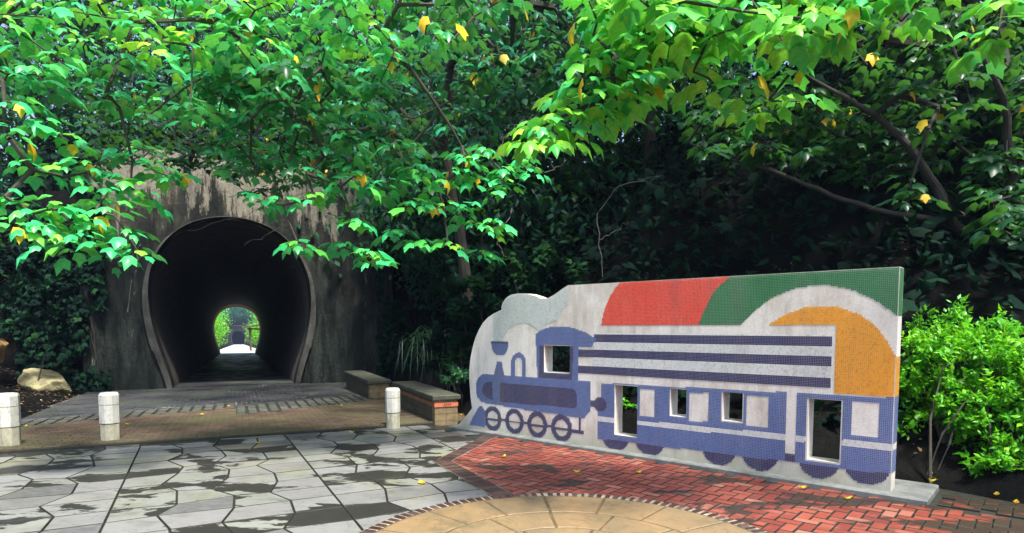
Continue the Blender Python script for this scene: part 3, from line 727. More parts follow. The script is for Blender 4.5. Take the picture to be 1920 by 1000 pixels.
# broad three-pointed leaf : x across, y to the tip, z up
LB_V = np.array([(0, 0, 0), (-.34, .06, -.05), (-.49, .53, -.13), (-.26, .63, -.05), (0, 1.05, -.18), (.26, .63, -.05), (.49, .53, -.13), (.34, .06, -.05), (0, .34, .04), (0, .66, .01)])
LB_F = np.array([(0, 8, 1), (1, 8, 2), (2, 8, 3), (3, 8, 9), (3, 9, 4), (9, 5, 4), (8, 5, 9), (8, 6, 5), (8, 7, 6), (0, 7, 8)])
LS_V = np.array([(0, 0, 0), (-.27, .42, -.05), (0, 1.0, -.12), (.27, .42, -.05), (0, .45, .03)])
LS_F = np.array([(0, 4, 1), (1, 4, 2), (4, 3, 2), (0, 3, 4)])
def leafmesh(name, pos, dr, up, size, mats, parent, tmpl='B', rnd=None, mi=None):
    Vt, Ft = (LB_V, LB_F) if tmpl == 'B' else (LS_V, LS_F); n = len(pos)
    y = norm(dr); x = norm(np.cross(y, up)); z = np.cross(x, y); size = np.asarray(size).reshape(-1, 1, 1)
    zf = rng.uniform(-.2, 2.4, (n, 1, 1)); size_x = size * rng.uniform(.72, 1.1, (n, 1, 1)); z = z + x * rng.normal(0, .0, (n, 1))
    v = pos[:, None, :] + size * (Vt[None, :, 0:1] * x[:, None] * (size_x / size) + Vt[None, :, 1:2] * y[:, None] + Vt[None, :, 2:3] * z[:, None] * zf)
    f = (Ft[None] + (np.arange(n) * len(Vt))[:, None, None]).reshape(-1, 3); k = len(Ft)
    rnd = rng.random(n) if rnd is None else rnd
    return mesh(name, v.reshape(-1, 3), f, mats, parent, np.repeat(mi if mi is not None else np.zeros(n), k), False, np.repeat(rnd, k))
def rosettes(C, scale, nl=(8, 13), leaf=.15, tone=None, yellow=.008):
    P = []; D = []; Up = []; Sz = []; Rn = []; Mi = []
    for ci, c in enumerate(C):
        k = rng.integers(*nl); sc = scale[ci] if hasattr(scale, '__len__') else scale; ph = rng.random() * 6.28
        tilt = rng.normal(0, .16, 2); tn_ = rng.random() if tone is None else tone[ci]
        for i in range(k):
            th = ph + i * 2.4 + rng.normal(0, .15); lay = i / k
            rad = np.array([math.cos(th), math.sin(th), 0]); rp = sc * (.02 + .135 * (1 - lay) ** .8 + rng.uniform(0, .03))
            h = sc * (.07 * lay + rng.uniform(-.02, .02)) + (rad[:2] @ tilt) * rp * 2
            droop = -rng.uniform(.45, .8) * (1 - .45 * lay)
            P.append(c + rad * rp + np.array([0, 0, h])); D.append(rad + np.array([0, 0, droop + (rad[:2] @ tilt)]))
            Up.append(np.array([rng.normal(0, .14), rng.normal(0, .14), 1.0])); Sz.append(leaf * sc * rng.uniform(.6, 1.15) * (1.05 - .3 * lay))
            yl = rng.random() < yellow; Mi.append(1 if yl else 0); Rn.append(rng.random() if yl else np.clip(.55 * tn_ + .45 * rng.random() + (.12 * lay - .06), 0, 1))
            if yl: D[-1] = rad * .4 + np.array([0, 0, -1.])
    return map(np.array, (P, D, Up, Sz, Rn, Mi))
def inpoly(x, y, P): return pip(x, y, P)
def scatter(poly, Yr, n, mind, rs, slope=0):
    xs = [p[0] for p in poly]; ys = [p[1] for p in poly]; out = []; tries = 0
    while len(out) < n and tries < n * 40:
        tries += 1; x, y = rs.uniform(min(xs), max(xs)), rs.uniform(min(ys), max(ys))
        if not inpoly(x, y, poly): continue
        if any((x - a) ** 2 + ((y - b) * 1.5) ** 2 < mind * mind for a, b, _ in out): continue
        out.append((x, y, rs.uniform(*Yr) + slope * (y - min(ys)) / 100))
    return out
def skeleton(limbs, C, tw=.006, maxr=.05):
    """limbs: list of (points, radii). joins every spray centre to the nearest wood, nearest sprays first."""
    mb = MB(); nodes = []; 
    for P, Rr in limbs:
        P = [np.array(p, float) for p in P]; Q = []; QR = []
        for i in range(len(P) - 1):
            for k in range(4):
                a = k / 4.; q = P[i] * (1 - a) + P[i + 1] * a + (rng.normal(0, .012, 3) if k else 0) * np.linalg.norm(P[i + 1] - P[i]); Q.append(q); QR.append(Rr[i] * (1 - a) + Rr[i + 1] * a)
        Q.append(P[-1]); QR.append(Rr[-1]); mb.tube(Q, QR, 9, .5); nodes += [q for q in Q[3:]]
    N = np.array(nodes); par = [-1] * len(N); C = list(C); nl = len(N)
    rem = np.array(C); D = np.array([np.min(np.linalg.norm(N - c, axis=1)) for c in rem])
    for i in np.argsort(D):
        c = rem[i]; d = np.linalg.norm(N - c, axis=1) + .25 * np.maximum(0, c[2] - N[:, 2] + .2) ; j = int(np.argmin(d))
        a = N[j]; dd_ = np.linalg.norm(c - a)
        if dd_ > .9:
            k = int(dd_ / .6); prev = j; e1_ = rng.normal(0, .05 * dd_, 3)
            for q in range(1, k):
                w = q / k; pt = a + (c - a) * w + e1_ * math.sin(math.pi * w) + np.array([0, 0, .10 * dd_ * math.sin(math.pi * w)])
                N = np.vstack([N, pt]); par.append(prev); prev = len(N) - 1
            N = np.vstack([N, c]); par.append(prev)
        else:
            N = np.vstack([N, c]); par.append(j)
    cnt = np.ones(len(N))
    for i in range(len(N) - 1, nl - 1, -1):
        if par[i] >= 0: cnt[par[i]] += cnt[i]
    for i in range(nl, len(N)):
        j = par[i]; r0 = min(maxr, tw * (cnt[i] ** .5)); r1 = min(maxr, tw * (max(1, cnt[j] if j >= nl else cnt[i]) ** .5))
        mb.tube([N[j], N[i]], [min(r1, r0 * 1.6), r0], 5, .5, 0, False)
    return mb
def tree(name, base, limbs, centres, lab, leafmat, scale=1., leaf=.15, nl=(8, 13), bark='bark', tw=.006, yellow=.008, tone=None, group=None):
    r = empty(name, tuple(base), lab, "tree", group)
    mb = skeleton(limbs, centres, tw); mb.build("trunk", M[bark], r)
    P, D, Up, Sz, Rn, Mi = rosettes(centres, scale, nl, leaf, tone, yellow)
    leafmesh("crown", P, D, Up, Sz, [leafmat, M['leafY']], r, 'B', Rn, Mi); return r
rs = random.Random(5)
def A3(L_): return [at(*q) for q in L_]
def zb_(x, y): return (x, y, hz(x, y) - .1)

# --- right front tree : its trunk stands right of the view, the limb reaches in high over the wall
pts = scatter([(985, 275), (1035, 200), (1075, 150), (1110, 70), (1100, 0), (1290, -20), (1300, 120), (1230, 170), (1170, 210), (1090, 240), (1040, 290)], (4.5, 5.3), 40, 36, rs)
pts += scatter([(1180, -40), (1760, -40), (1740, -5), (1640, 20), (1570, 60), (1480, 80), (1400, 90), (1300, 80), (1200, 50)], (3.9, 5.2), 46, 42, rs)
pts += [(1385, 170, 4.8), (1480, 140, 5.0), (1440, 190, 5.2), (1500, 190, 5.4), (1400, 210, 5.3), (1330, 70, 4.6), (1550, 60, 4.4), (1300, 135, 4.7), (1690, 40, 4.4), (1870, 70, 4.4), (1830, 90, 4.7), (1880, 10, 4.5)]
C = A3(pts); tb = zb_(7.6, 3.2)
limbs = [([tb, (7.4, 3.3, 1.6), (7.0, 3.6, 3.0), (6.0, 4.0, 4.0), (4.6, 4.5, 4.35), (3.0, 4.8, 4.25), (1.7, 4.8, 4.05), (.9, 4.85, 3.6)], [.17, .15, .13, .10, .07, .045, .026, .012]),
         ([(6.0, 4.0, 4.0), (5.0, 3.4, 4.8), (3.5, 3.6, 5.0), (2, 4.0, 4.9)], [.08, .06, .04, .015])]
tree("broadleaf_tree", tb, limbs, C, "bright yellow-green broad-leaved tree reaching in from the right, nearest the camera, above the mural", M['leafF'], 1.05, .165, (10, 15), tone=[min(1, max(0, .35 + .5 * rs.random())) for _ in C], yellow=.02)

# --- left front tree
ex = [(40, 200, 6.2), (130, 265, 6.4), (20, 262, 6), (60, 318, 6.1), (122, 332, 6.3), (165, 322, 6.4), (248, 300, 6.6), (300, 325, 6.6), (330, 335, 6.7), (200, 362, 6.3), (245, 352, 6.5), (62, 400, 5.9), (110, 392, 6), (35, 432, 5.8),
      (160, 432, 6), (215, 405, 6.1), (240, 440, 6.1), (100, 455, 5.9), (150, 462, 5.9), (205, 478, 6), (262, 478, 6.1), (10, 370, 5.8), (75, 235, 6.3), (15, 140, 6.4), (90, 130, 6.6),
      (275, 372, 6.5), (180, 395, 6.1), (270, 290, 6.8), (70, 430, 5.85), (130, 415, 6)]
ex2 = [(480, 378, 7), (530, 385, 7), (562, 465, 6.8), (590, 372, 7), (640, 350, 7), (665, 420, 7), (648, 466, 7.1), (692, 480, 7), (705, 492, 7), (762, 388, 7.3), (745, 440, 7.4), (785, 460, 7.4), (840, 460, 7.5), (832, 388, 7.6),
       (870, 398, 7.7), (870, 300, 7.8), (905, 285, 8), (945, 325, 8), (975, 308, 8), (850, 330, 7.8), (900, 342, 7.9), (925, 368, 7.9), (945, 350, 8), (905, 428, 7.8), (935, 424, 7.8), (902, 478, 8.2), (992, 322, 8), (820, 352, 7.6),
       (800, 385, 7.4), (880, 320, 7.9), (720, 355, 7.1), (780, 330, 7.3)]
pts = ex + ex2 + scatter([(430, 60), (560, 100), (700, 150), (740, 250), (800, 300), (800, 350), (730, 360), (640, 345), (560, 340), (500, 330), (420, 330), (380, 250), (330, 180)], (6.7, 8.0), 62, 34, rs) \
    + scatter([(-60, -60), (1000, -60), (900, 60), (700, 150), (520, 180), (300, 230), (120, 170), (-60, 180)], (5.8, 9.0), 135, 40, rs)
C = A3(pts); tb = zb_(-8.2, 5.2)
limbs = [([tb, (-8.1, 5.3, 2.2), (-7.6, 5.6, 4.4), (-6.6, 6.1, 6.0), (-5.2, 6.6, 6.6), (-3.6, 7.0, 6.5), (-2.0, 7.2, 5.6), (-1.0, 7.6, 4.4), (-.5, 7.9, 3.7)], [.20, .18, .15, .11, .08, .05, .03, .02, .012]),
         ([(-7.6, 5.6, 4.4), (-6.6, 5.9, 4.9), (-5.4, 6.2, 4.6), (-5.0, 6.2, 4.0), (-4.95, 6.15, 3.3)], [.05, .04, .03, .02, .012]),
         ([(-5.2, 6.6, 6.6), (-4.2, 6.9, 5.9), (-3.0, 7.0, 4.8), (-2.4, 7.0, 3.9)], [.07, .05, .03, .012])]
tone = [(rs.random() ** .8 * .5 + .65) if p[1] < 110 and p[0] < 720 else (rs.random() * .5 + .48 if i < len(ex) + len(ex2) else rs.random() ** 2.2 * .85) for i, p in enumerate(pts)]  # leaf tone carries the light: sky-lit top and front sprays brighter, deeper ones darker
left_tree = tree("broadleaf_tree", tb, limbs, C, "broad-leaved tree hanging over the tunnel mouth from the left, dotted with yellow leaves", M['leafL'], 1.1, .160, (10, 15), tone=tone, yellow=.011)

# --- middle tree on the bank, bluish green
pts = scatter([(700, -60), (1130, -60), (1110, 60), (1060, 160), (960, 190), (890, 280), (830, 240), (760, 120), (700, 60)], (9.2, 11.5), 64, 38, rs) \
    + scatter([(560, 40), (720, 60), (900, 260), (960, 340), (700, 330), (600, 200)], (9.5, 12.5), 30, 40, rs) \
    + [(900, 130, 9.3), (930, 125, 9.3), (880, 160, 9.4), (1000, 110, 9.5), (850, 60, 9.2), (1010, 30, 9.6), (960, 20, 9.3)] \
    + scatter([(300, -420), (1500, -420), (1500, -60), (300, -60)], (9.5, 14.5), 110, 50, rs)  # last scatter: unseen sprays above the frame, added to shade the bank
C = A3(pts); tb = zb_(-1.0, 13.6)
tw1 = [lp_ for lp_ in ([at(930, 285, 9), at(965, 235, 9), at(1000, 215, 9.1)], [at(985, 225, 9), at(1010, 270, 9), at(1040, 318, 9.2), at(1062, 300, 9.2)], [at(1040, 318, 9.2), at(990, 318, 9.1), at(970, 345, 9)], [at(960, 390, 9), at(935, 440, 9), at(945, 480, 9)],
        [at(700, 345, 7.2), at(560, 365, 7.3), at(440, 410, 7.4), at(350, 432, 7.5)], [at(560, 400, 7.2), at(500, 440, 7.3), at(458, 462, 7.3)], [at(1130, 520, 12), at(1120, 400, 12.2), at(1160, 350, 12.1), at(1240, 330, 12)], [at(1125, 450, 12.1), at(1150, 435, 12), at(1180, 415, 12)])]
limbs = [([tb, (-1.1, 13.4, 3.4), (-1.4, 13.0, 5.2), (-1.2, 12.2, 6.6), (-.6, 11.2, 7.2), (.2, 10.4, 6.8)], [.14, .12, .10, .08, .05, .02]),
         ([(-1.4, 13, 5.2), (-2.6, 12.4, 6.2), (-3.8, 11.6, 6.6)], [.07, .05, .02])]
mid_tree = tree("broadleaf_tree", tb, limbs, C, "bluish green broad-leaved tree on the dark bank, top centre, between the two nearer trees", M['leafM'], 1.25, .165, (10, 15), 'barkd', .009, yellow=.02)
M['twig'] = m_simple("pale_dead_twig", (.10, .09, .095), (.17, .15, .15), 9, .8, .2)
def twigs(L_, r0, name, parent=None):
    for P in L_:
        Q = []
        for a, b in zip(P[:-1], P[1:]):
            for q in range(6): Q.append(a + (b - a) * q / 6 + (rng.normal(0, .018, 3) if q else 0))
        Q.append(P[-1]); mb = MB(); mb.tube(Q, list(np.linspace(r0 * .6, r0 * .25, len(Q))), 5); o = mb.build(name, M['twig'], parent)
    return o
twigs(tw1[4:6], .007, 'dead_twig', left_tree)
twigs(tw1[:4], .010, "dead_twig", mid_tree)
sap = empty("dead_sapling", tuple(tw1[6][0]), "pale bare sapling on the dark bank just above the coral arc of the mural", "sapling")
twigs(tw1[6:], .014, "stem", sap)

# --- right back tree with the leaning limbs
def lp(L_): return [at(*q) for q in L_]
tb = zb_(9.3, 8.4)
limbs = [([tb] + lp([(2060, 590, 8.6), (1935, 510, 8.6), (1850, 462, 8.6), (1790, 425, 8.6), (1755, 350, 8.7), (1705, 275, 8.7), (1640, 215, 8.8), (1570, 175, 8.8), (1510, 140, 8.9)]), [.18, .14, .11, .09, .075, .062, .052, .042, .03, .015]),
         (lp([(1790, 428, 8.65), (1740, 410, 8.8), (1660, 398, 9.0), (1560, 368, 9.2), (1460, 325, 9.4), (1380, 302, 9.6), (1290, 268, 9.8)]), [.06, .05, .042, .036, .03, .022, .012]),
         (lp([(2010, 560, 8.8), (1940, 488, 9.0), (1880, 440, 9.1), (1790, 395, 9.2)]), [.13, .10, .07, .03]),
         (lp([(1850, 462, 8.6), (1900, 330, 8.3), (1880, 180, 8.1), (1820, 60, 8)]), [.08, .06, .04, .02])]
pts = scatter([(1130, -40), (1980, -40), (1980, 480), (1860, 450), (1840, 350), (1760, 260), (1680, 200), (1560, 110), (1400, 60), (1180, 100)], (7.6, 10.5), 190, 28, rs) \
    + scatter([(1350, 150), (1600, 180), (1760, 290), (1740, 390), (1600, 350), (1460, 300), (1330, 300), (1300, 220)], (9.0, 11.5), 95, 26, rs) \
    + scatter([(1150, -420), (2300, -420), (2300, -60), (1150, -60)], (8.5, 13.5), 110, 50, rs) \
    + scatter([(1860, 340), (1980, 340), (1980, 500), (1900, 450)], (6.8, 8), 8, 40, rs) + [(1690, 385, 8.0), (1720, 365, 8.0), (1705, 350, 8.1), (1900, 400, 7.0), (1870, 420, 7.0), (1330, 285, 9.4), (1400, 275, 9.4)]  # sprays above the top of the frame are unseen, added to keep the bank dark
C = A3(pts)
tree("broadleaf_tree", tb, limbs, C, "dark green tree on the right whose grey limbs slant up behind the mural", M['leafD'], 1.15, .175, (10, 15), 'barkd', .009, yellow=.01)

pts = scatter([(150, 190), (640, 190), (660, 330), (560, 300), (440, 330), (420, 300), (330, 300), (300, 250), (230, 285), (170, 330)], (11.5, 16.5), 120, 22, rs)
pts += scatter([(150, 255), (400, 262), (640, 262), (650, 345), (560, 350), (440, 372), (410, 325), (340, 320), (250, 300), (170, 330)], (14.0, 16.6), 60, 20, rs)
C = [p for p in A3(pts)]; tb = np.array([*st(11.6, -1.5), 6.3])
tree("climbing_plant", tb, [([tb, tb + (.3, -.4, .8), tb + (1.2, -1.2, 1.0), tb + (2.2, -2., .6)], [.06, .05, .04, .015])], C, "leafy creeper spilling over the top edge of the stained tunnel wall", M['leafN'], 1.15, .16, (10, 16), 'barkd', .006, yellow=.008)
# --- small-leaved trees standing up on the hill
def hilltree(x, y, h, rad, lab, n, leafsz=.2, mat='leafD', lean=0, small=True, tone=.5, group="trees on the hill", nclump=24):
    rad *= 1.3
    b = np.array(zb_(x, y)); r = empty("hillside_tree", tuple(b), lab, "tree", group)
    cs = []; top = b + np.array([lean, -.5, h])
    for i in range(nclump):
        th = i * 2.4; q = (i + .5) / nclump; rr2 = rad * math.sqrt(1 - (q - .35) ** 2 * 1.4) * rng.uniform(.5, 1)
        cs.append(b + np.array([math.cos(th) * rr2 + lean * q, math.sin(th) * rr2, h * (.12 + .88 * q)]))
    mb = skeleton([([b, b + (lean * .3, 0, h * .3), b + (lean * .6, -.2, h * .6), top], [.18, .15, .1, .03])], cs, .012); mb.build("trunk", M['barkd'], r)
    P = []; up = []
    for c in cs:
        k = n // nclump; d = norm(rng.normal(size=(k, 3))); d[:, 2] *= .65; P.append(c + d * rad * .45 * rng.uniform(.55, 1.1, (k, 1)))
    P = np.vstack(P); D = norm(rng.normal(size=P.shape)) * .8 + np.array([0, -.15, -.35]); U_ = rng.normal(0, .35, P.shape) + np.array([0, -.3, 1.])
    tn2 = np.repeat(rng.random(nclump), n // nclump)
    leafmesh("crown", P, D, U_, leafsz * rng.uniform(.6, 1.3, len(P)), [M[mat]], r, 'S' if small else 'B', np.clip(tone * tn2 + .5 * rng.random(len(P)), 0, 1)); return r
hl = [(3.4, 15.6, 6.0, 2.4, "dark tree on the bank close behind the arcs of the mural"), (8.2, 13.6, 6.5, 2.6, "dark tree on the bank behind the slanting grey limbs"), (-.9, 18.6, 5.5, 2.0, "dark tree on the bank between the tunnel wall and the mural"), (.2, 17.0, 7.0, 2.6, "dark tree higher on the bank above the engine"), (-13.5, 21, 6.0, 2.8, "round tree on the hill left of the tunnel, highest at the left"), (-9.6, 23, 5.2, 2.8, "tree growing right above the tunnel arch"), (-5.5, 22.5, 6.5, 3.0, "tall tree on the hill just right of the tunnel arch"),
      (-1.5, 21, 7.0, 3.2, "tall tree on the hill behind the bluish green tree"), (2.8, 19, 7.0, 3.2, "dark tree on the hill above the engine end of the mural"), (7, 17.5, 7.0, 3.2, "dark tree on the hill above the middle of the mural"),
      (11, 15.5, 7.5, 3.3, "dark tree on the hill above the carriage end of the mural"), (14.5, 12.5, 7.5, 3.3, "dark tree on the hill at the right edge"), (-17.5, 19, 5.2, 2.6, "tree on the lower hill at the far left edge"),
      (-15.5, 16.5, 3.6, 1.9, "smaller tree on the bank left of the tunnel wall"), (-4, 29, 8, 3.8, "tree on the crest behind the top centre foliage"), (4, 27, 9, 4, "tree on the crest right of the top centre foliage"), (-11, 31, 7.5, 3.8, "tree on the crest above the tunnel"), (-20, 27, 6.5, 3.6, "tree on the crest at the left skyline"), (12, 24, 9, 4, "tree on the crest at the right skyline")]
for i, (x, y, h, rad, lab) in enumerate(hl):
    hilltree(x, y, h, rad, lab, 7200, .30 if y > 20 else .25, 'leafN', tone=.5)

# --- undergrowth clothing the hillside : nobody could count it
def cover(n, region, size, mat, name, dens=1.0, lift=(.0, .35), tmpl='S'):
    s = rng.uniform(region[0], region[1], n); t = rng.uniform(region[2], region[3], n); P2 = K + np.outer(s, AX) + np.outer(t, AC); d = dist_poly(P2)
    cl = vnoise(P2, 1.1, 7); ok = (d > .5) & (cl > .10 - d * .05); ok &= ~((np.abs(t - TC) < 4.2) & (s > 10) & (s < 11.2)); ok &= ~((t < -2.5) & (d < 2.2))
    s, t, P2, d, cl = s[ok], t[ok], P2[ok], d[ok], cl[ok]; z = height(s, t)
    P = np.c_[P2, z + rng.uniform(lift[0], lift[1], len(s)) * (.3 + 1.4 * cl)]; D = norm(rng.normal(size=P.shape)) + np.array([0, -.3, -.3]); U_ = rng.normal(0, .4, P.shape) + np.array([0, -.5, 1.])
    return P, D, U_, size * rng.uniform(.5, 1.4, len(P)), np.clip(.55 * cl + .45 * rng.random(len(P)), 0, 1)
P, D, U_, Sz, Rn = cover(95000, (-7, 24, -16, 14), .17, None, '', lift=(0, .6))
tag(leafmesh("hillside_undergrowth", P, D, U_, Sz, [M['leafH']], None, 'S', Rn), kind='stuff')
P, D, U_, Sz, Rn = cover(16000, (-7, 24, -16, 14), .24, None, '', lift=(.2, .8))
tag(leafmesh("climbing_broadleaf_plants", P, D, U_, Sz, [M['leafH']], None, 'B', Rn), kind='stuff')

# --- dead leaves lying on the bare soil
n = 26000; s_a = rng.uniform(-8, 12, n); t_a = rng.uniform(-14, 12, n); P2 = K + np.outer(s_a, AX) + np.outer(t_a, AC); d = dist_poly(P2); ok = (d > .02) & (d < 3) & ((P2[:, 0] > 4) | (t_a < 0)) & (vnoise(P2, 2.0, 3) > .25)
P2, s_a, t_a = P2[ok], s_a[ok], t_a[ok]; P = np.c_[P2, height(s_a, t_a) + .012]
M['litter'] = m_leaf("dead_leaf", [(0, (.03, .02, .010)), (.5, (.10, .065, .03)), (.88, (.20, .13, .06)), (1, (.50, .38, .10))], .05, .8, .2, (.2, .1, .05))
tag(leafmesh("leaf_litter", P, norm(rng.normal(size=P.shape) * np.array([1, 1, .15])), rng.normal(0, .3, P.shape) + np.array([0, 0, 1.]), rng.uniform(.04, .11, len(P)), [M['litter']], None, 'S'), kind='stuff')
# --- shrubs on the bank between the bench and the mural
def shrub(name, px, py, Y, w, h, n, leafsz, mat, lab, cat="shrub", tmpl='S', stems=5, group=None, tone=.5, base=None, depth=None):
    c0 = at(px, py, Y); b = np.array(base) if base is not None else np.array([c0[0], c0[1], min(hz(c0[0], c0[1]), c0[2] - h * .4)])
    r = empty(name, tuple(b), lab, cat, group); mb = MB(); k = max(8, int(n / 60)); cs = []; depth = depth or w
    for i in range(k):
        q = rng.uniform(-1, 1, 3)
        while np.linalg.norm(q) > 1: q = rng.uniform(-1, 1, 3)
        q = q / max(.35, np.linalg.norm(q)) * rng.uniform(.45, 1.12) if rng.random() < .8 else q
        cs.append(c0 + q * np.array([w / 2, depth / 2, h / 2]))
    for i in range(stems):
        c = cs[rng.integers(len(cs))]; m = (b + c) / 2 + rng.normal(0, .06, 3); bb = b + np.array([rng.normal(0, .05), rng.normal(0, .05), -.03]); mb.tube([bb, m, c], [.018, .012, .005], 6)
    for c in (cs[::4] if stems > 1 else []):
        m = b * .35 + c0 * .65; mb.tube([m * .6 + b * .4, m * .5 + c * .5, c], [.009, .006, .003], 4)
    mb.build("stem", M['bark'], r)
    per = max(6, n // k); P = []; Rn = []; D = []
    for c in cs:
        sd = norm(rng.normal(size=(1, 3)) * np.array([1, 1, .4]) + norm((c - c0)[None]) * .8)[0]; ln_ = rng.uniform(.10, .24) * (w / 1.2) ** .4; sd = norm((sd + np.array([0, 0, rng.uniform(-.3, .5)]))[None])[0]
        a = rng.random(per); off = rng.normal(0, .03, (per, 3)) * (w / 1.2) ** .5
        P.append(c + np.outer(a, sd) * ln_ * 2 - sd * ln_ + off); D.append(norm(rng.normal(size=(per, 3))) + sd * .7 + np.array([0, 0, .1])); Rn.append(np.clip(tone * rng.random() + .5 * rng.random(per), 0, 1))
    P = np.vstack(P); D = np.vstack(D); U_ = rng.normal(0, .3, P.shape) + np.array([0, -.35, 1.])
    leafmesh("foliage", P, D, U_, leafsz * rng.uniform(.6, 1.25, len(P)), [M[mat]], r, tmpl, np.concatenate(Rn)); return r
shrub("golden_shrub", 1800, 735, 6.9, 1.4, 1.65, 15000, .075, 'leafB', "bright yellow-green small-leaved shrub right of the mural, with the bare curved stem", base=(*grd(1745, 905)[:2], 0), tone=.5)
shrub("golden_shrub", 1915, 755, 6.4, 1.35, 1.5, 14000, .072, 'leafB', "bright yellow-green small-leaved shrub at the right edge, nearer the brick paving", base=(*grd(1880, 915)[:2], 0), tone=.5)
shrub("golden_shrub", 1750, 700, 7.9, 1.3, 1.4, 6500, .072, 'leafB', "bright shrub partly behind the right end of the mural", base=(*grd(1735, 840)[:2], 0), tone=.3)
shrub("broadleaf_shrub", 1745, 850, 7.3, .9, .6, 1500, .07, 'leafD', "low dark green shrub under the bright shrub, behind the end of the footing", tone=.8)
shrub("golden_shrub", 1870, 870, 6.1, .55, .45, 2600, .06, 'leafB', "lowest lime-green shrub clump touching the dark bricks at the right", base=(*grd(1870, 918)[:2], 0), tone=.4)
r_ = shrub("seedling_plant", 1835, 862, 6.2, .38, .34, 70, .11, 'leafB', "low broad-leaved seedling in front of the golden shrub at the right", "plant", 'B', 3, base=(*grd(1835, 912)[:2], 0), tone=.2)
shrub("ivy_plant", 1705, 800, 6.9, .4, .8, 160, .09, 'leafD', "dark trailing broad-leaved plant against the right end of the mural", "plant", 'B', 3, base=(*grd(1712, 890)[:2], 0), tone=.9)
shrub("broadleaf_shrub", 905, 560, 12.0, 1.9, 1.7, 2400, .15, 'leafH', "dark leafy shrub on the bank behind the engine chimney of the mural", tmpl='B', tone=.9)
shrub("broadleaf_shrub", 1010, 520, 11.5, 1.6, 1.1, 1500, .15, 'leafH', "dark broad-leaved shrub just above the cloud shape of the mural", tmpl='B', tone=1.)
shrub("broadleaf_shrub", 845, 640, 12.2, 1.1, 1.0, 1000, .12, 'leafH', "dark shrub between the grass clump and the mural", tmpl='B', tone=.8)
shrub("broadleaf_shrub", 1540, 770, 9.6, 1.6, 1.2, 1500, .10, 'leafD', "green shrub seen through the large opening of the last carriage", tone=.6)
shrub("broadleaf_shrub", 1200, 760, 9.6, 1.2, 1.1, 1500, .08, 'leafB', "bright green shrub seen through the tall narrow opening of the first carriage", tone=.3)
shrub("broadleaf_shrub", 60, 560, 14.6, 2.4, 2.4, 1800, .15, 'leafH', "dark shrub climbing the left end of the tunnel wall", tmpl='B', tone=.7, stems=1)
shrub("low_ground_plant", 860, 705, 11.2, .9, .4, 420, .09, 'leafD', "low leafy plant behind the brown bench, with a yellow leaf on it", "plant", 'B', 3, tone=.9)
# arching grass clump
def grassclump(px, py, Y, n, L_, lab):
    c = at(px, py, Y); b = np.array([c[0], c[1], c[2]]); r = empty("grass_clump", tuple(b), lab, "plant"); mb = MB()
    for i in range(n):
        th = rng.uniform(0, 6.28); ln_ = L_ * rng.uniform(.6, 1.1); rad = np.array([math.cos(th), math.sin(th), 0]); w = .011; sd = np.array([-rad[1], rad[0], 0]); P = []; b = np.array([c[0], c[1], c[2]]) + rng.normal(0, 1, 3) * np.array([.22, .15, .12])
        up0 = rng.uniform(.05, .7)
        for k in range(7):
            a = k / 6; P.append(b + rad * ln_ * (.75 * a) + np.array([0, 0, ln_ * (up0 * 1.5 * a - (.9 + up0) * a * a)]))
        v = []; 
        for k, p_ in enumerate(P): ww = w * (1 - (k / 6) ** 2) + .001; v += [p_ - sd * ww, p_ + sd * ww]
        mb.add(v, [[2 * k, 2 * k + 1, 2 * k + 3, 2 * k + 2] for k in range(6)], rng.random())
    mb.build("blades", M['grass'], r)
grassclump(800, 640, 12.6, 170, 1.0, "clump of long arching grass blades on the bank right of the tunnel")

# garden beyond the tunnel
for (s_, t_, w, h, lab) in ((73, -2.6, 3.6, 4.6, "bright green bush at the left of the far garden path"), (86, -3.3, 5, 7, "taller bright tree farther along the left of the far path"), (100, -5.2, 6.5, 8, "bush closing in on the left of the far path, third back"), (125, -6, 8, 11, "big leafy tree over the left of the far path"), (160, -8.5, 12, 15, "largest tree left of the second tunnel mouth"), (110, 6.6, 7, 8, "bush closing in on the right of the far path"), (140, 8, 9, 12, "big leafy tree over the right of the far path"), (180, 9, 12, 15, "largest tree right of the second tunnel mouth"), (86, 3.1, 3.6, 3.6, "bright bush right of the far garden path behind the shelter"), (92, 4.5, 5, 7, "tree behind the shelter near the second tunnel"), (92, -5, 5, 8, "tree left of the second tunnel mouth")):
    p = st(s_, t_); zb3 = roadz(62.5); c = np.array([p[0], p[1], zb3 + h * .52]); r = empty("garden_bush", (p[0], p[1], zb3), lab, "bush", "plants in the garden beyond the tunnel")
    mb = MB(); mb.tube([(p[0], p[1], zb3 - .1), tuple(c)], [.1, .05], 6); mb.build("trunk", M['barkd'], r)
    d = norm(rng.normal(size=(2600, 3))); P = c + d * np.array([w / 2, w / 2, h / 2]) * rng.uniform(.5, 1.08, (2600, 1)) * (1 + .25 * np.sin(d[:, :1] * 9) * np.cos(d[:, 2:] * 7))
    leafmesh("crown", P, norm(rng.normal(size=P.shape)) + np.array([0, 0, -.2]), rng.normal(0, .4, P.shape) + np.array([0, -.4, 1]), .24 * (w / 4) ** .6 * rng.uniform(.6, 1.2, len(P)), [M['leafB' if s_ < 95 else 'leafL']], r, 'S')
# crest vegetation above the second tunnel
hilltree(*st(232, -4), 9, 5, "tree on the hill above the second tunnel, seen through the tunnel", 3000, .3, 'leafM', group="trees beyond the tunnel")
hilltree(*st(232, 5), 9, 5, "right-hand tree on the hill above the second tunnel", 3000, .3, 'leafM', group="trees beyond the tunnel")

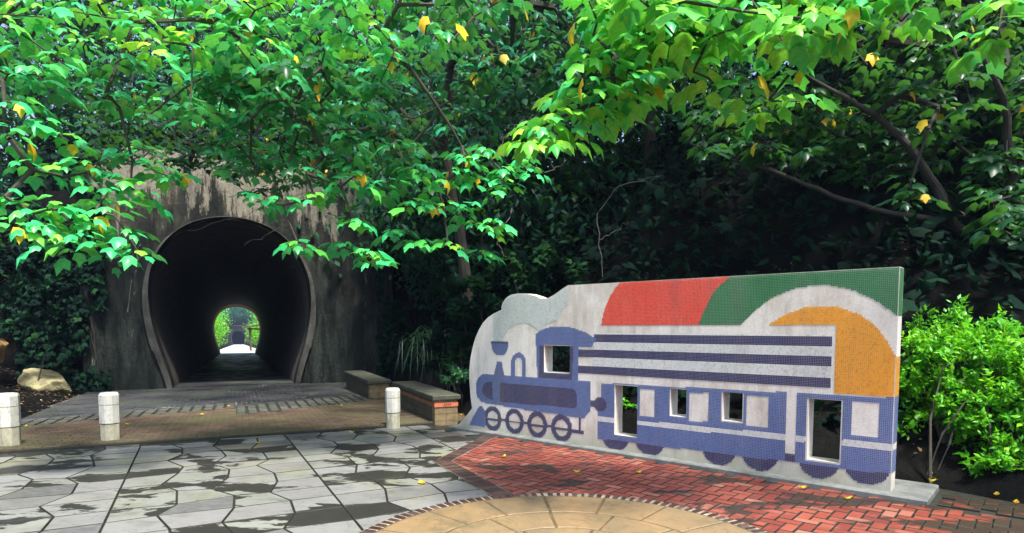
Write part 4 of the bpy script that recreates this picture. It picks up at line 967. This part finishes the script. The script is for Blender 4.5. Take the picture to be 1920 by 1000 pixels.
# bare stems at the right shrub
# fallen leaves
fl = [(484, 832, 0, "orange fallen leaf on the slabs beside the second bollard", .0), (660, 812, 0, "small yellow leaf on the dark wet slabs left of the right bollard", .6), (791, 908, 0, "larger yellow leaf on the wet slab left of the round paving", .7),
      (1198, 888, .012, "yellow leaf on a black patch of the red bricks", .7), (1410, 893, .012, "bright yellow leaf on the red bricks below the middle windows", .8), (866, 779, .03, "yellow leaf on the soil between bench and mural", .6),
      (378, 779, -1, "long yellow leaf lying on the road setts, left of two", .5), (430, 763, -1, "yellow leaf lying on the road setts, right of two", .6), (48, 801, -1, "tiny yellow leaf on the road between the left bollards", .6), (240, 797, -1, "pale leaf on the brown road strip right of the second bollard", .8),
      (1748, 904, .055, "yellow leaf near the right end of the concrete footing", .7), (1905, 945, .02, "curled yellow leaf at the right edge on the dark bricks", .3), (1868, 930, .02, "yellow leaf on the soil edge below the right shrub", .5),
      (1082, 887, .012, "pale fallen leaf on the red bricks below the engine wheels", .9), (1505, 917, .012, "pale fallen leaf on the red bricks below the last carriage", .95), (1590, 937, .012, "small pale leaf near the footing's front edge at the right", .9), (945, 858, .012, "small pale leaf on the corner of the red brick field", .95),
      (527, 690, -1, "pale leaf on the road inside the tunnel mouth", 1.), (640, 762, -1, "small yellow leaf on the road before the farther bench", .7)]
for i, (x, y, z, lab, tn3) in enumerate(fl):
    if z < 0:
        p = grd(x, y, .0); 
        for _ in range(4): p = grd(x, y, roadz(inv(p)[0]) + .01)
    else: p = grd(x, y, z)
    n = 7; th = rng.uniform(0, 6.28); sz = .055 if i not in (2, 6) else .085; dr = np.array([math.cos(th), math.sin(th), 0]); sd = np.array([-dr[1], dr[0], 0]); base_ = p + np.array([0, 0, .006])
    v = []; 
    for k in range(n):
        a = k / (n - 1); w = sz * .42 * math.sin(math.pi * min(1, a * .9 + .07)) ; c = base_ + dr * sz * 1.3 * (a - .5) + np.array([0, 0, .012 * (a - .5) ** 2 * 6])
        v += [c - sd * w + np.array([0, 0, .012]), c, c + sd * w + np.array([0, 0, .014])]
    v += [base_ - dr * sz * .65 + np.array([0, 0, .02]), base_ - dr * sz * 1.0 + np.array([0, 0, .024]), base_ - dr * sz * 1.0 + sd * .003 + np.array([0, 0, .024]), base_ - dr * sz * .65 + sd * .003 + np.array([0, 0, .02])]
    f = [[3 * k, 3 * k + 1, 3 * k + 4, 3 * k + 3] for k in range(n - 1)] + [[3 * k + 1, 3 * k + 2, 3 * k + 5, 3 * k + 4] for k in range(n - 1)] + [[3 * n, 3 * n + 1, 3 * n + 2, 3 * n + 3]]
    o = mesh("fallen_leaf", v, f, M['leafY'], rnd=[tn3] * len(f)); tag(o, lab, "leaf", "fallen leaves on the ground")
# --- dark climbers over both ends of the tunnel wall
def climber(tr, zr, n, lab):
    b = (*st(10.2, (tr[0] + tr[1]) / 2), zr[0]); r = empty("climbing_plant", b, lab, "plant", "climbers on the tunnel wall")
    t_ = rng.uniform(tr[0], tr[1], n); z_ = rng.uniform(zr[0], zr[1], n); cl = vnoise(np.c_[t_, z_], 1.4, 5) + .25 * vnoise(np.c_[t_, z_], 4, 6)
    edge = np.minimum(t_ - tr[0], tr[1] - t_) / (tr[1] - tr[0]); inner = (t_ - tr[0]) / (tr[1] - tr[0]) if tr[0] > 0 else (tr[1] - t_) / (tr[1] - tr[0])
    ok = cl + .55 * inner > .62; t_, z_ = t_[ok], z_[ok]; P = K + np.outer(np.full(len(t_), 10.35), AX) - np.outer(rng.uniform(0, .3, len(t_)), AX) + np.outer(t_, AC)
    P = np.c_[P, z_]; D = norm(rng.normal(size=P.shape)) * .6 + np.array([0, -.2, -.8]); U_ = rng.normal(0, .3, P.shape) + np.array([.3, -.9, .5])
    leafmesh("foliage", P, D, U_, rng.uniform(.09, .22, len(P)), [M['leafH']], r, 'B')
    mb = MB()
    for i in range(9):
        t0 = rng.uniform(tr[0] + .3, tr[1] - .3); pts = [pw(10.38, t0 + .12 * math.sin(q * 1.3 + i), zr[0] + (zr[1] - zr[0]) * q / 8) for q in range(9)]; mb.tube(pts, .012, 5)
    mb.build("stem", M['barkd'], r)
climber((-4.9, -2.9), (-.1, 6.2), 3000, "dark climber over the left end of the stained tunnel wall")
climber((4.5, 6.2), (-.1, 6.2), 2400, "dark climber over the right end of the stained tunnel wall")

hm = bpy.data.materials.new("haze_air"); hm.use_nodes = True; tt = hm.node_tree; tt.nodes.clear(); o_ = tt.nodes.new("ShaderNodeOutputMaterial"); pv = tt.nodes.new("ShaderNodeVolumePrincipled")
pv.inputs["Density"].default_value = .0005; pv.inputs["Color"].default_value = (.50, .64, 1, 1); pv.inputs["Anisotropy"].default_value = .2; tt.links.new(pv.outputs[0], o_.inputs["Volume"])
hz_ = MB(); hz_.box((0, 0), (1, 0), (0, 1), (-130, 60), (-30, 245), -9.5, 26); hzo = hz_.build("haze", hm); tag(hzo, kind='stuff')
